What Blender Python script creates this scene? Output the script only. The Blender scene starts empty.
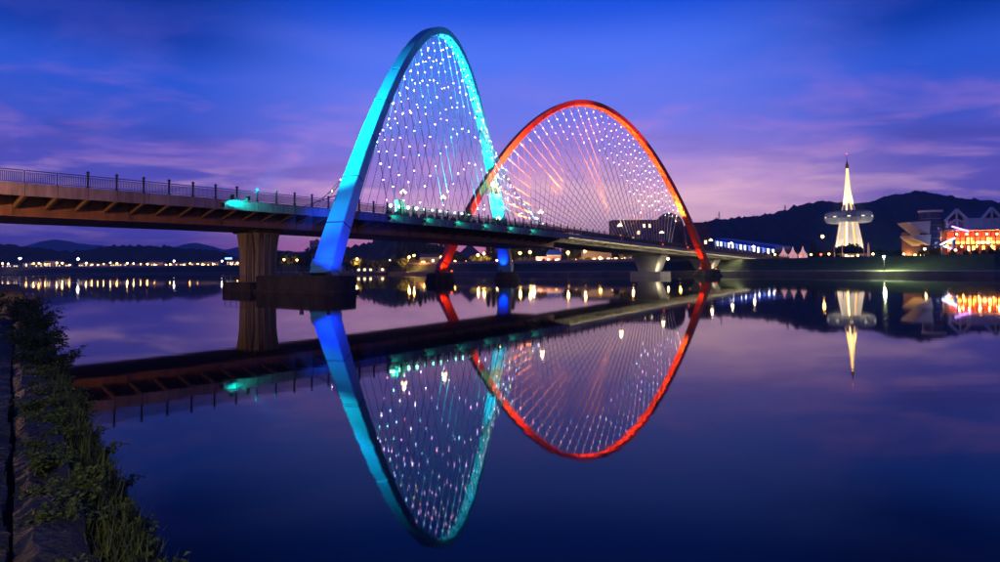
import bpy, bmesh, math, random
from math import sin, cos, pi, radians, sqrt, atan2
from mathutils import Vector, Matrix, noise
import numpy as np

random.seed(7)
scene = bpy.context.scene
col = scene.collection
V = Vector

# ------------------------------------------------------------------ camera
CAM_H = 3.2
FPX = 620.0                       # focal length in pixels of the 1000 px wide photograph
PITCH, ROLL, SHIFT = 0.03191, 0.00903, -32.465
cd = bpy.data.cameras.new("camera")
cam = bpy.data.objects.new("camera", cd)
col.objects.link(cam)
cd.sensor_width = 36.0
cd.lens = 36.0 * FPX / 1000.0
cd.shift_y = SHIFT / 1000.0
cd.clip_start = 0.1
cd.clip_end = 30000
cam.matrix_world = Matrix.Translation((0, 0, CAM_H)) @ (Matrix.Rotation(pi / 2 + PITCH, 4, 'X') @ Matrix.Rotation(-ROLL, 4, 'Z'))
scene.camera = cam

scene.render.engine = 'CYCLES'
scene.cycles.use_denoising = True
scene.cycles.max_bounces = 5
scene.cycles.diffuse_bounces = 2
scene.cycles.glossy_bounces = 3
scene.cycles.volume_bounces = 0
scene.cycles.sample_clamp_indirect = 20
scene.cycles.use_light_tree = True
scene.view_settings.view_transform = 'Standard'
scene.view_settings.look = 'None'
scene.view_settings.exposure = 0.0
scene.view_settings.gamma = 1.0


def lin(r, g, b):
    def f(c):
        c /= 255.0
        return c / 12.92 if c <= 0.04045 else ((c + 0.055) / 1.055) ** 2.4
    return (f(r), f(g), f(b), 1.0)


# ------------------------------------------------------------------ dusk sky (world)
GLOW_AZ = radians(3.0)          # the afterglow lies a little right of straight ahead
world = bpy.data.worlds.new("World")
scene.world = world
world.use_nodes = True


def build_world():
    nt = world.node_tree
    N, L = nt.nodes, nt.links
    N.clear()
    out = N.new('ShaderNodeOutputWorld')
    geo = N.new('ShaderNodeTexCoord')
    sep = N.new('ShaderNodeSeparateXYZ')
    L.new(geo.outputs['Generated'], sep.inputs[0])

    def math_(op, a, b=None, c=None, clamp=False):
        m = N.new('ShaderNodeMath'); m.operation = op; m.use_clamp = clamp
        for i, v in enumerate((a, b, c)):
            if v is None: continue
            if isinstance(v, (int, float)): m.inputs[i].default_value = v
            else: L.new(v, m.inputs[i])
        return m.outputs[0]

    def ramp(fac, stops, interp='EASE'):
        r = N.new('ShaderNodeValToRGB'); r.color_ramp.interpolation = interp
        el = r.color_ramp.elements
        while len(el) < len(stops): el.new(0.5)
        for e, (p, c) in zip(el, stops): e.position = p; e.color = c
        L.new(fac, r.inputs[0])
        return r.outputs[0]

    def mix(fac, a, b, blend='MIX'):
        m = N.new('ShaderNodeMix'); m.data_type = 'RGBA'; m.blend_type = blend
        if isinstance(fac, (int, float)): m.inputs[0].default_value = fac
        else: L.new(fac, m.inputs[0])
        for i, v in ((6, a), (7, b)):
            if isinstance(v, tuple): m.inputs[i].default_value = v
            else: L.new(v, m.inputs[i])
        return m.outputs[2]

    x, y, z = sep.outputs
    az = math_('ARCTAN2', x, y)
    dz = math_('ABSOLUTE', z)
    el = math_('MULTIPLY', math_('ARCSINE', dz), 180 / pi / 40.0)      # 0..1 over 0..40 degrees
    # cosine distance from the afterglow azimuth: 1 there, 0 at the back
    c = math_('COSINE', math_('SUBTRACT', az, GLOW_AZ))
    side = math_('MULTIPLY_ADD', c, 0.5, 0.5)
    base = ramp(el, [(0.0, lin(255, 110, 160)), (0.04, lin(255, 140, 190)), (0.09, lin(252, 184, 226)), (0.155, lin(220, 160, 228)), (0.21, lin(166, 132, 224)), (0.27, lin(134, 124, 230)), (0.32, lin(114, 124, 238)),
                     (0.38, lin(102, 122, 240)), (0.46, lin(78, 116, 244)), (0.585, lin(14, 80, 222)), (0.8, lin(4, 50, 165)), (1.0, lin(3, 36, 130))])
    far = ramp(el, [(0.0, lin(46, 48, 172)), (0.07, lin(90, 80, 196)), (0.145, lin(92, 84, 194)), (0.22, lin(84, 84, 194)), (0.31, lin(60, 88, 206)),
                    (0.38, lin(40, 86, 210)), (0.48, lin(0, 54, 164)), (0.6, lin(0, 40, 130)), (0.8, lin(0, 36, 120)), (1.0, lin(0, 28, 100))])
    back = ramp(el, [(0.0, lin(70, 62, 150)), (0.12, lin(104, 84, 168)), (0.3, lin(80, 82, 180)), (0.6, lin(30, 60, 160)), (1.0, lin(6, 38, 125))])
    f1 = N.new('ShaderNodeMapRange'); f1.interpolation_type = 'SMOOTHSTEP'
    L.new(side, f1.inputs[0]); f1.inputs[1].default_value = 0.925; f1.inputs[2].default_value = 0.996
    f2 = N.new('ShaderNodeMapRange'); f2.interpolation_type = 'SMOOTHSTEP'
    L.new(side, f2.inputs[0]); f2.inputs[1].default_value = 0.25; f2.inputs[2].default_value = 0.78
    sky = mix(f2.outputs[0], back, mix(f1.outputs[0], far, base))

    # clouds: noise on a flat layer overhead, so they run out into long streaks near the horizon
    den = math_('ADD', dz, 0.10)
    cu = math_('DIVIDE', x, den); cv = math_('DIVIDE', y, den)
    cmb = N.new('ShaderNodeCombineXYZ')
    L.new(cu, cmb.inputs[0]); L.new(math_('MULTIPLY', cv, 1.3), cmb.inputs[1])
    n1 = N.new('ShaderNodeTexNoise'); n1.inputs['Scale'].default_value = 1.45; n1.inputs['Detail'].default_value = 5; n1.inputs['Roughness'].default_value = 0.55
    n1.inputs['Distortion'].default_value = 0.4
    L.new(cmb.outputs[0], n1.inputs['Vector'])
    n2 = N.new('ShaderNodeTexNoise'); n2.inputs['Scale'].default_value = 5.0; n2.inputs['Detail'].default_value = 4; n2.inputs['Roughness'].default_value = 0.5
    L.new(cmb.outputs[0], n2.inputs['Vector'])
    cl = ramp(n1.outputs['Fac'], [(0.44, (0, 0, 0, 1)), (0.66, (1, 1, 1, 1))])
    cl2 = ramp(n2.outputs['Fac'], [(0.42, (0, 0, 0, 1)), (0.70, (1, 1, 1, 1))])
    win = ramp(el, [(0.0, (0.2, 0.2, 0.2, 1)), (0.06, (0.3, 0.3, 0.3, 1)), (0.13, (0.9, 0.9, 0.9, 1)), (0.34, (0.6, 0.6, 0.6, 1)), (0.46, (0.22, 0.22, 0.22, 1)), (0.58, (0.03, 0.03, 0.03, 1)), (0.7, (0, 0, 0, 1))])
    cc = math_('MULTIPLY', math_('MULTIPLY', math_('MULTIPLY_ADD', cl2, 0.3, 0.7), cl), math_('MULTIPLY', win, 0.8), clamp=True)
    ccol = ramp(el, [(0.0, lin(245, 128, 160)), (0.10, lin(255, 200, 226)), (0.17, lin(244, 190, 226)), (0.25, lin(206, 146, 222)), (0.34, lin(184, 132, 224)), (0.42, lin(136, 124, 230)), (0.7, lin(70, 96, 205))])
    ccol = mix(f1.outputs[0], mix(0.4, ccol, lin(104, 88, 192)), ccol)
    ccol = mix(f2.outputs[0], lin(96, 80, 160), ccol)
    sky = mix(cc, sky, ccol)
    # darker slate streaks
    n3 = N.new('ShaderNodeTexNoise'); n3.inputs['Scale'].default_value = 1.6; n3.inputs['Detail'].default_value = 5
    mp = N.new('ShaderNodeMapping'); mp.inputs['Location'].default_value = (3.7, 9.1, 0)
    L.new(cmb.outputs[0], mp.inputs[0]); L.new(mp.outputs[0], n3.inputs['Vector'])
    dk = ramp(n3.outputs['Fac'], [(0.5, (0, 0, 0, 1)), (0.72, (1, 1, 1, 1))])
    dw = ramp(el, [(0.0, (0.3, 0.3, 0.3, 1)), (0.2, (0.35, 0.35, 0.35, 1)), (0.42, (0, 0, 0, 1))])
    sky = mix(math_('MULTIPLY', dk, dw), sky, mix(f1.outputs[0], lin(50, 54, 144), lin(96, 82, 172)))

    # the brightest afterglow: a low band where the sun went down
    def gauss(v, c0, w): return math_('EXPONENT', math_('MULTIPLY', math_('POWER', math_('ABSOLUTE', math_('MULTIPLY', math_('SUBTRACT', v, c0), 1.0 / w)), 2.0), -1.0))
    gl_ = math_('MULTIPLY', gauss(az, 0.22, 0.24), gauss(el, 0.13, 0.095))
    gl_ = math_('MULTIPLY', gl_, math_('MULTIPLY_ADD', n1.outputs['Fac'], 1.7, 0.1), clamp=True)
    sky = mix(gl_, sky, lin(255, 204, 226))
    st = N.new('ShaderNodeTexSky'); st.sky_type = 'NISHITA'; st.sun_disc = False
    st.sun_elevation = radians(-1.5); st.sun_rotation = GLOW_AZ
    bg = N.new('ShaderNodeBackground'); bg.inputs[1].default_value = 1.12
    bg2 = N.new('ShaderNodeBackground'); bg2.inputs[1].default_value = 0.004
    L.new(sky, bg.inputs[0]); L.new(st.outputs[0], bg2.inputs[0])
    add = N.new('ShaderNodeAddShader')
    L.new(bg.outputs[0], add.inputs[0]); L.new(bg2.outputs[0], add.inputs[1])
    L.new(add.outputs[0], out.inputs[0])


build_world()

# ------------------------------------------------------------------ pixel helpers (directions only; distance is given)


def ray(x, y):
    xr = x - 500.0; yr = -(y - 281.0 - SHIFT)
    c, s = cos(ROLL), sin(ROLL)
    X = (xr * c + yr * s) / FPX; Z = (-xr * s + yr * c) / FPX
    c, s = cos(PITCH), sin(PITCH)
    return V((X, c - s * Z, s + c * Z))


def at(x, y, d):
    """the point seen at pixel (x, y) at depth Y = d"""
    r = ray(x, y); t = d / r.y
    return V((r.x * t, d, CAM_H + r.z * t))


# ------------------------------------------------------------------ materials
MATS = {}


def principled(name):
    m = bpy.data.materials.new(name); m.use_nodes = True
    MATS[name] = m
    return m, m.node_tree.nodes, m.node_tree.links, m.node_tree.nodes['Principled BSDF']


def mat(name, c, rough=0.7, var=0.25, scale=1.0, bump=0.0, bscale=None, metal=0.0, spec=0.5, c2=None, stretch=(1, 1, 1), detail=5):
    """base colour with large and small noise variation and optional fine relief"""
    m, N, L, b = principled(name)
    c = tuple(c[:3]) + (1,)
    c2 = tuple(c2[:3]) + (1,) if c2 else tuple(v * (1 - var) for v in c[:3]) + (1,)
    tc = N.new('ShaderNodeTexCoord'); mp = N.new('ShaderNodeMapping'); mp.inputs['Scale'].default_value = stretch
    L.new(tc.outputs['Object'], mp.inputs[0])
    n = N.new('ShaderNodeTexNoise'); n.inputs['Scale'].default_value = scale; n.inputs['Detail'].default_value = detail; n.inputs['Roughness'].default_value = 0.65
    L.new(mp.outputs[0], n.inputs['Vector'])
    r = N.new('ShaderNodeValToRGB'); r.color_ramp.elements[0].position = 0.32; r.color_ramp.elements[1].position = 0.68
    r.color_ramp.elements[0].color = c2; r.color_ramp.elements[1].color = c
    L.new(n.outputs['Fac'], r.inputs[0])
    oi = N.new('ShaderNodeObjectInfo'); mr = N.new('ShaderNodeMapRange')
    L.new(oi.outputs['Random'], mr.inputs[0]); mr.inputs[3].default_value = 1 - var * 0.5; mr.inputs[4].default_value = 1 + var * 0.3
    mx = N.new('ShaderNodeMix'); mx.data_type = 'RGBA'; mx.blend_type = 'MULTIPLY'; mx.inputs[0].default_value = 1
    L.new(r.outputs[0], mx.inputs[6]); L.new(mr.outputs[0], mx.inputs[7])
    L.new(mx.outputs[2], b.inputs['Base Color'])
    b.inputs['Roughness'].default_value = rough; b.inputs['Metallic'].default_value = metal
    b.inputs['Specular IOR Level'].default_value = spec
    if bump:
        n2 = N.new('ShaderNodeTexNoise'); n2.inputs['Scale'].default_value = bscale or scale * 6; n2.inputs['Detail'].default_value = 6
        L.new(mp.outputs[0], n2.inputs['Vector'])
        bp = N.new('ShaderNodeBump'); bp.inputs['Strength'].default_value = bump; bp.inputs['Distance'].default_value = 0.1
        L.new(n2.outputs['Fac'], bp.inputs['Height']); L.new(bp.outputs[0], b.inputs['Normal'])
    return m


def glow(name, c, strength):
    m, N, L, b = principled(name)
    c = tuple(c[:3]) + (1,)
    b.inputs['Base Color'].default_value = tuple(v * .5 for v in c[:3]) + (1,)
    b.inputs['Emission Color'].default_value = c
    b.inputs['Emission Strength'].default_value = strength
    return m


def leafmat(name, c, c2, scale=2.0):
    m, N, L, b = principled(name)
    tc = N.new('ShaderNodeTexCoord')
    n = N.new('ShaderNodeTexNoise'); n.inputs['Scale'].default_value = scale; n.inputs['Detail'].default_value = 3
    L.new(tc.outputs['Object'], n.inputs['Vector'])
    r = N.new('ShaderNodeValToRGB'); r.color_ramp.elements[0].position = 0.35; r.color_ramp.elements[1].position = 0.65
    r.color_ramp.elements[0].color = tuple(c2) + (1,); r.color_ramp.elements[1].color = tuple(c) + (1,)
    L.new(n.outputs['Fac'], r.inputs[0]); L.new(r.outputs[0], b.inputs['Base Color'])
    b.inputs['Roughness'].default_value = 0.6; b.inputs['Specular IOR Level'].default_value = 0.25
    return m


def water_mat():
    m, N, L, b = principled('water')
    b.inputs['Base Color'].default_value = (0.0015, 0.004, 0.016, 1)
    b.inputs['Roughness'].default_value = 0.03
    b.inputs['IOR'].default_value = 1.22
    tc = N.new('ShaderNodeTexCoord'); mp = N.new('ShaderNodeMapping')
    L.new(tc.outputs['Object'], mp.inputs[0])
    mp.inputs['Scale'].default_value = (0.10, 1.0, 1)
    n = N.new('ShaderNodeTexNoise'); n.inputs['Scale'].default_value = 1.6; n.inputs['Detail'].default_value = 2; n.inputs['Roughness'].default_value = 0.45
    L.new(mp.outputs[0], n.inputs['Vector'])
    bp = N.new('ShaderNodeBump'); bp.inputs['Strength'].default_value = 0.05; bp.inputs['Distance'].default_value = 0.02
    L.new(n.outputs['Fac'], bp.inputs['Height']); L.new(bp.outputs[0], b.inputs['Normal'])
    # patches of slightly ruffled water
    n2 = N.new('ShaderNodeTexNoise'); n2.inputs['Scale'].default_value = 0.012; n2.inputs['Detail'].default_value = 4
    L.new(tc.outputs['Object'], n2.inputs['Vector'])
    mr = N.new('ShaderNodeMapRange'); L.new(n2.outputs['Fac'], mr.inputs[0])
    mr.inputs[1].default_value = 0.35; mr.inputs[2].default_value = 0.7; mr.inputs[3].default_value = 0.026; mr.inputs[4].default_value = 0.042
    L.new(mr.outputs[0], b.inputs['Roughness'])
    return m


water_mat()
mat('land', (0.045, 0.055, 0.035), 0.95, 0.5, 0.05, c2=(0.02, 0.03, 0.02))
mat('bank_grass', (0.05, 0.075, 0.03), 0.95, 0.5, 0.3, bump=0.6, bscale=2.0)
mat('bank_wall', (0.17, 0.16, 0.15), 0.85, 0.4, 0.2, bump=0.3)
mat('path', (0.36, 0.35, 0.32), 0.85, 0.25, 0.3)
mat('wood_hill', (0.030, 0.042, 0.030), 0.95, 0.5, 0.02, c2=(0.018, 0.026, 0.02))
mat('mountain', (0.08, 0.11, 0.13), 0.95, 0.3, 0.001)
mat('girder_steel', (0.40, 0.17, 0.08), 0.6, 0.35, 0.9, c2=(0.19, 0.08, 0.05), stretch=(1, 1, 0.12), bump=0.08)
mat('bracket_steel', (0.16, 0.09, 0.06), 0.7, 0.3, 0.5)
mat('fascia_concrete', (0.44, 0.32, 0.33), 0.85, 0.35, 1.4, c2=(0.20, 0.14, 0.15), stretch=(1, 1, 0.12), bump=0.15)
mat('deck_concrete', (0.25, 0.24, 0.23), 0.9, 0.25, 0.3)
mat('pale_concrete', (0.50, 0.47, 0.40), 0.85, 0.3, 0.3, c2=(0.33, 0.31, 0.26), stretch=(1, 1, 0.3), bump=0.1)
mat('pier_concrete', (0.40, 0.33, 0.20), 0.85, 0.4, 0.9, c2=(0.15, 0.13, 0.09), stretch=(1, 1, 0.12), bump=0.15)
mat('island_concrete', (0.06, 0.055, 0.055), 0.9, 0.5, 0.9, c2=(0.02, 0.02, 0.02), stretch=(1, 1, 0.4), bump=0.25)
mat('rail_steel', (0.10, 0.09, 0.11), 0.55, 0.2, 2.0, metal=0.3)
mat('post_dark', (0.045, 0.04, 0.055), 0.6, 0.2, 2.0)
mat('pipe', (0.22, 0.13, 0.11), 0.6, 0.3, 1.5)
mat('asphalt', (0.05, 0.05, 0.052), 0.9, 0.2, 0.4)
mat('arch_blue', (0.10, 0.48, 0.74), 0.42, 0.22, 0.25, bump=0.03, bscale=1.5)
mat('arch_red', (0.74, 0.065, 0.02), 0.42, 0.25, 0.25, bump=0.03, bscale=1.5)
mat('joint', (0.03, 0.035, 0.05), 0.7, 0.2, 1.0)
mat('cable', (0.68, 0.70, 0.72), 0.5, 0.1, 1.0)
mat('cable_unlit', (0.16, 0.17, 0.2), 0.5, 0.1, 1.0)  # same cables where no floodlight falls; the missing light is in the darker colour
mat('fixture', (0.03, 0.03, 0.032), 0.5, 0.2, 2.0)
mat('stone', (0.07, 0.07, 0.076), 0.7, 0.5, 3.2, c2=(0.018, 0.019, 0.022), bump=1.0, bscale=14)
mat('soil', (0.03, 0.026, 0.02), 1.0, 0.4, 3.0, bump=0.6)
mat('bark', (0.06, 0.045, 0.035), 0.9, 0.3, 3.0)
mat('white_panel', (0.72, 0.71, 0.72), 0.6, 0.12, 0.2)
mat('white_tower', (0.78, 0.76, 0.73), 0.6, 0.10, 0.1)
mat('grey_panel', (0.30, 0.30, 0.32), 0.6, 0.2, 0.2)
mat('dark_panel', (0.06, 0.06, 0.075), 0.5, 0.2, 0.2)
mat('brown_panel', (0.16, 0.085, 0.085), 0.7, 0.25, 0.1)
mat('slate', (0.045, 0.06, 0.14), 0.6, 0.2, 0.1)
mat('blue_roof', (0.02, 0.11, 0.62), 0.5, 0.2, 0.2)
mat('pink_wall', (0.55, 0.33, 0.33), 0.8, 0.15, 0.2)
mat('red_panel', (0.60, 0.07, 0.03), 0.6, 0.2, 0.3)
mat('glass_blue', (0.03, 0.05, 0.12), 0.12, 0.2, 0.3, spec=0.8)
mat('glass', (0.02, 0.022, 0.03), 0.1, 0.2, 0.5, spec=0.8)
leafmat('leaf_dark', (0.045, 0.065, 0.03), (0.022, 0.035, 0.018), 0.25)
leafmat('leaf_mid', (0.12, 0.14, 0.045), (0.06, 0.08, 0.028), 0.25)
leafmat('leaf_conifer', (0.03, 0.05, 0.032), (0.016, 0.028, 0.02), 0.3)
leafmat('leaf_weed', (0.15, 0.20, 0.035), (0.06, 0.10, 0.02), 6)
leafmat('leaf_shrub', (0.055, 0.085, 0.03), (0.028, 0.045, 0.018), 2)
leafmat('blade', (0.15, 0.18, 0.04), (0.05, 0.07, 0.025), 3)
glow('led_white', (0.95, 0.85, 1.0), 34)
glow('led_violet', (0.75, 0.40, 1.0), 44)
glow('led_blue', (0.32, 0.55, 1.0), 44)
glow('led_pink', (1.0, 0.45, 0.85), 40)
glow('led_gold', (1.0, 0.80, 0.30), 34)
glow('led_cyan', (0.25, 0.9, 1.0), 38)
glow('led_red', (1.0, 0.22, 0.25), 34)
glow('globe_warm', (1.0, 0.66, 0.32), 14)
glow('sodium', (1.0, 0.42, 0.07), 45)
glow('sodium_pale', (1.0, 0.55, 0.2), 40)
glow('mast_white', (1.0, 0.8, 0.85), 45)
glow('lamp_green', (0.2, 1.0, 0.55), 22)
glow('lamp_cyan', (0.1, 0.95, 1.0), 12)
glow('sign_blue', (0.35, 0.6, 1.0), 3)
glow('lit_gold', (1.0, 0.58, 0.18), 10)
glow('lit_window_warm', (1.0, 0.72, 0.40), 2.5)
glow('lit_red', (1.0, 0.08, 0.02), 3.5)
glow('lit_orange', (1.0, 0.36, 0.05), 9)
glow('lit_bulb', (1.0, 0.62, 0.25), 16)
glow('lit_purple', (0.62, 0.28, 1.0), 4)
glow('lit_blue', (0.15,0.25,1.0), 1.6)
glow('lit_bluewhite', (0.5, 0.58, 1.0), 9)
glow('lit_tent', (1.0, 0.5, 0.5), 0.55)
glow('lamp_white', (0.95, 1.0, 0.9), 70)
glow('strip_warm', (1.0, 0.84, 0.55), 34)
glow('sodium_far', (1.0, 0.42, 0.08), 60)
glow('lamp_redpoint', (1.0, 0.08, 0.04), 10)


# ------------------------------------------------------------------ mesh helpers
class MB:
    def __init__(self):
        self.v = []; self.f = []

    def add(self, vs, fs):
        o = len(self.v)
        self.v += [tuple(p) for p in vs]; self.f += [tuple(i + o for i in q) for q in fs]
        return self

    def box(self, c, s, M=None):
        x, y, z = s[0] / 2, s[1] / 2, s[2] / 2
        vs = [V((a * x, b * y, g * z)) for g in (-1, 1) for a, b in ((-1, -1), (1, -1), (1, 1), (-1, 1))]
        if M is not None: vs = [M @ p for p in vs]
        c = V(c)
        return self.add([p + c for p in vs], [(3, 2, 1, 0), (4, 5, 6, 7), (0, 1, 5, 4), (1, 2, 6, 5), (2, 3, 7, 6), (3, 0, 4, 7)])

    def box8(self, p):
        """8 corners: bottom ring then top ring (counter-clockwise seen from above)"""
        return self.add(p, [(3, 2, 1, 0), (4, 5, 6, 7), (0, 1, 5, 4), (1, 2, 6, 5), (2, 3, 7, 6), (3, 0, 4, 7)])

    def loft(self, rings, cap=True, closed=True):
        n = len(rings[0]); vs = []; fs = []
        for r in rings: vs += [tuple(p) for p in r]
        for i in range(len(rings) - 1):
            for j in range(n if closed else n - 1):
                a, b = i * n + j, i * n + (j + 1) % n
                fs.append((a, b, b + n, a + n))
        if cap and closed:
            fs.append(tuple(range(n - 1, -1, -1))); k = (len(rings) - 1) * n
            fs.append(tuple(range(k, k + n)))
        return self.add(vs, fs)

    def tube(self, a, b, r0, r1=None, n=6):
        a, b = V(a), V(b); r1 = r0 if r1 is None else r1
        d = (b - a).normalized()
        u = d.orthogonal().normalized(); w = d.cross(u)
        ring = lambda p, r: [p + (u * cos(2 * pi * k / n) + w * sin(2 * pi * k / n)) * r for k in range(n)]
        return self.loft([ring(a, r0), ring(b, r1)])

    def lathe(self, prof, n=16, c=(0, 0, 0), cap=True):
        c = V(c)
        return self.loft([[c + V((r * cos(2 * pi * k / n), r * sin(2 * pi * k / n), z)) for k in range(n)] for r, z in prof], cap)

    def mesh(self, name, m, smooth=False):
        me = bpy.data.meshes.new(name)
        me.from_pydata(self.v, [], self.f)
        if m: me.materials.append(MATS[m])
        if smooth: me.shade_smooth()
        return me

    def build(self, name, m, parent=None, smooth=False, loc=None):
        return link(name, self.mesh(name, m, smooth), parent, loc)


def link(name, me, parent=None, loc=None, rotz=0, scale=None):
    o = bpy.data.objects.new(name, me)
    col.objects.link(o)
    if parent is not None: o.parent = parent
    if loc is not None: o.location = loc
    if rotz: o.rotation_euler = (0, 0, rotz)
    if scale is not None: o.scale = scale if not isinstance(scale, (int, float)) else (scale,) * 3
    return o


def tag(o, label=None, cat=None, group=None, kind=None):
    if label: o['label'] = label
    if cat: o['category'] = cat
    if group: o['group'] = group
    if kind: o['kind'] = kind
    return o


def thing(name, label, cat, loc=(0, 0, 0), rotz=0, group=None):
    o = link(name, None, None, loc, rotz)
    o.empty_display_size = 0.5
    return tag(o, label, cat, group)


def copy_tree(o, parent=None):
    c = o.copy(); col.objects.link(c)
    if parent is not None: c.parent = parent
    for ch in o.children: copy_tree(ch, c)
    return c


def ico(r, sub=1):
    bm = bmesh.new(); bmesh.ops.create_icosphere(bm, subdivisions=sub, radius=r)
    v = [tuple(p.co) for p in bm.verts]; f = [tuple(q.index for q in fc.verts) for fc in bm.faces]; bm.free()
    return v, f


def spot(name, loc, target, color, power, angle, blend=0.6, size=0.3, parent=None):
    l = bpy.data.lights.new(name, 'SPOT')
    l.energy = power; l.color = color; l.spot_size = radians(angle); l.spot_blend = blend; l.shadow_soft_size = size
    o = bpy.data.objects.new(name, l); col.objects.link(o)
    loc, target = V(loc), V(target)
    o.location = loc; o.rotation_euler = (target - loc).to_track_quat('-Z', 'Y').to_euler()
    if parent is not None:
        o.parent = parent; o.matrix_parent_inverse = Matrix.Translation(-parent.location)
    return o


def point(name, loc, color, power, size=0.4, parent=None):
    l = bpy.data.lights.new(name, 'POINT'); l.energy = power; l.color = color; l.shadow_soft_size = size
    o = bpy.data.objects.new(name, l); col.objects.link(o); o.location = loc
    if parent is not None: o.parent = parent
    return o


#@SETTING
# ------------------------------------------------------------------ the setting: water, far land, hills
tag(MB().add([(-9000, -300, 0), (9000, -300, 0), (9000, 12000, 0), (-9000, 12000, 0)], [(0, 1, 2, 3)]).build('water', 'water'), kind='structure')

# far shoreline, right to left, with the height of the land behind it
SHORE = [(420, 60, 6.0), (260, 95, 6.0), (160, 132, 6.0), (122, 153, 6.0), (113, 178, 6.0), (100, 205, 6.0), (86, 226, 6.0), (62, 246, 5.8),
         (20, 262, 5.4), (-14, 300, 5.8), (-48, 372, 6.2), (-90, 440, 6.6), (-160, 510, 7.4), (-260, 610, 8.4), (-420, 760, 9.0),
         (-640, 900, 9.0), (-980, 1050, 9.0), (-1700, 1150, 9.0), (-3500, 1200, 9.0)]


def shore_interp():
    pts = []
    for i in range(len(SHORE) - 1):
        a, b = V(SHORE[i]), V(SHORE[i + 1])
        n = max(2, int((b - a).length / 12))
        for k in range(n): pts.append(a.lerp(b, k / n))
    pts.append(V(SHORE[-1]))
    return pts


SH = shore_interp()


def shore_off(p, off):
    d = V((p.x, p.y)); l = d.length
    return d * ((l + off) / l)


def strip(name, m, bands, kind='structure', jitter=0.0):
    """bands: list of (offset inland, height or fraction of the bank height as ('f', v))"""
    b = MB(); rows = []
    for off, z in bands:
        row = []
        for p in SH:
            q = shore_off(p, off)
            zz = p.z * z[1] if isinstance(z, tuple) else z
            j = jitter * (noise.noise(V((q.x * .12, q.y * .12, off))) if jitter else 0)
            row.append((q.x, q.y, zz + j))
        rows.append(row)
    b.loft(rows, cap=False, closed=False)
    return tag(b.build(name, m), kind=kind)


strip('river_wall', 'bank_wall', [(0, -0.5), (0.3, 1.35), (0.9, 1.4)])
strip('riverside_path', 'path', [(0.9, 1.404), (4.8, 1.55)])
strip('grass_bank', 'bank_grass', [(4.8, 1.552), (9, 2.2), (15, ('f', 0.6)), (21, ('f', 0.93)), (24, ('f', 1.0))], jitter=0.25)
strip('ground', 'land', [(24, ('f', 1.001)), (60, ('f', 1.0)), (300, ('f', 1.0)), (9000, ('f', 1.0))])


def land_z(x, y):
    p = min(SH, key=lambda s: (math.atan2(s.x, s.y) - math.atan2(x, y)) ** 2)
    off = V((x, y)).length - V((p.x, p.y)).length
    if off < 0.6: return 1.4
    if off < 4.8: return 1.5
    if off < 24: return 1.55 + (off - 4.8) / 19.2 * (p.z - 1.55)
    return p.z


def ridge(name, m, pts, d, depth, rough, seed, base=3.0, label=None, dx=6.0, kind='structure', tree=0.0):
    """a hill: outline given as pixels at distance d, a rounded front face towards the river and a back slope"""
    W = [at(x, y, d) for x, y in pts]
    xs = np.array([w.x for w in W]); zs = np.array([w.z for w in W])
    n = int((xs[-1] - xs[0]) / dx) + 1
    X = np.linspace(xs[0], xs[-1], n); Z = np.interp(X, xs, zs)
    k = max(3, int(40 / dx)); ker = np.hanning(k + 2)[1:-1]; ker /= ker.sum()
    Zs = np.convolve(np.pad(Z, (k, k), mode='edge'), ker, 'same')[k:-k]
    prof = [(-1.0, 0.0), (-.85, .12), (-.68, .3), (-.5, .5), (-.34, .70), (-.2, .86), (-.09, .96), (0, 1.0), (.12, .96), (.4, .7), (1.0, 0.0)]
    rows = []
    for t, g in prof:
        row = []
        for x, z in zip(X, Zs):
            q = V((x * .02, t * 8, seed))
            nz = noise.fractal(V((x / (dx * 3.0), t * 14, seed)), 1.0, 2.1, 4) * rough * (0.35 + g * .65)
            zz = base + (z - base) * g * (1 + .22 * noise.noise(q) * (1 - g)) + (nz if g > 0 else 0)
            if tree and g > .1: zz += tree * (abs(noise.noise(V((x / (dx * 1.1), t * 40, seed + 9)))) + .4 * random.random())
            row.append((x + (random.random() - .5) * dx * .5, d + t * depth, max(base - 2, zz)))
        rows.append(row)
    b = MB(); b.loft(rows, cap=False, closed=False)
    return tag(b.build(name, m), label, None, None, kind)


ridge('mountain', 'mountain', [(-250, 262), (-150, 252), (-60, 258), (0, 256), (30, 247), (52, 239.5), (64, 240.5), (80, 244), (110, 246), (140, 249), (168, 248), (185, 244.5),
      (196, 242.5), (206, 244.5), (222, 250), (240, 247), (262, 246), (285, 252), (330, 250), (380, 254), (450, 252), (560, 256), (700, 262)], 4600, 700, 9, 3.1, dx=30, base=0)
ridge('hill', 'wood_hill', [(-260, 250), (-120, 243), (-30, 246), (0, 247), (18, 249), (40, 251), (62, 254), (70, 256), (78, 254.5), (100, 250.5), (122, 248.5), (150, 249), (180, 250.5),
      (205, 252), (222, 255), (232, 259), (242, 262), (255, 263)], 1250, 140, 3.0, 5.5, dx=3.5, tree=9, base=8)
ridge('hill', 'wood_hill', [(318, 262), (335, 255), (350, 250), (368, 245.5), (383, 241), (392, 238.5), (404, 239), (416, 242), (430, 246), (445, 250), (462, 255), (480, 262)], 1000, 140, 3, 8.5, dx=3, tree=8, base=6)
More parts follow.
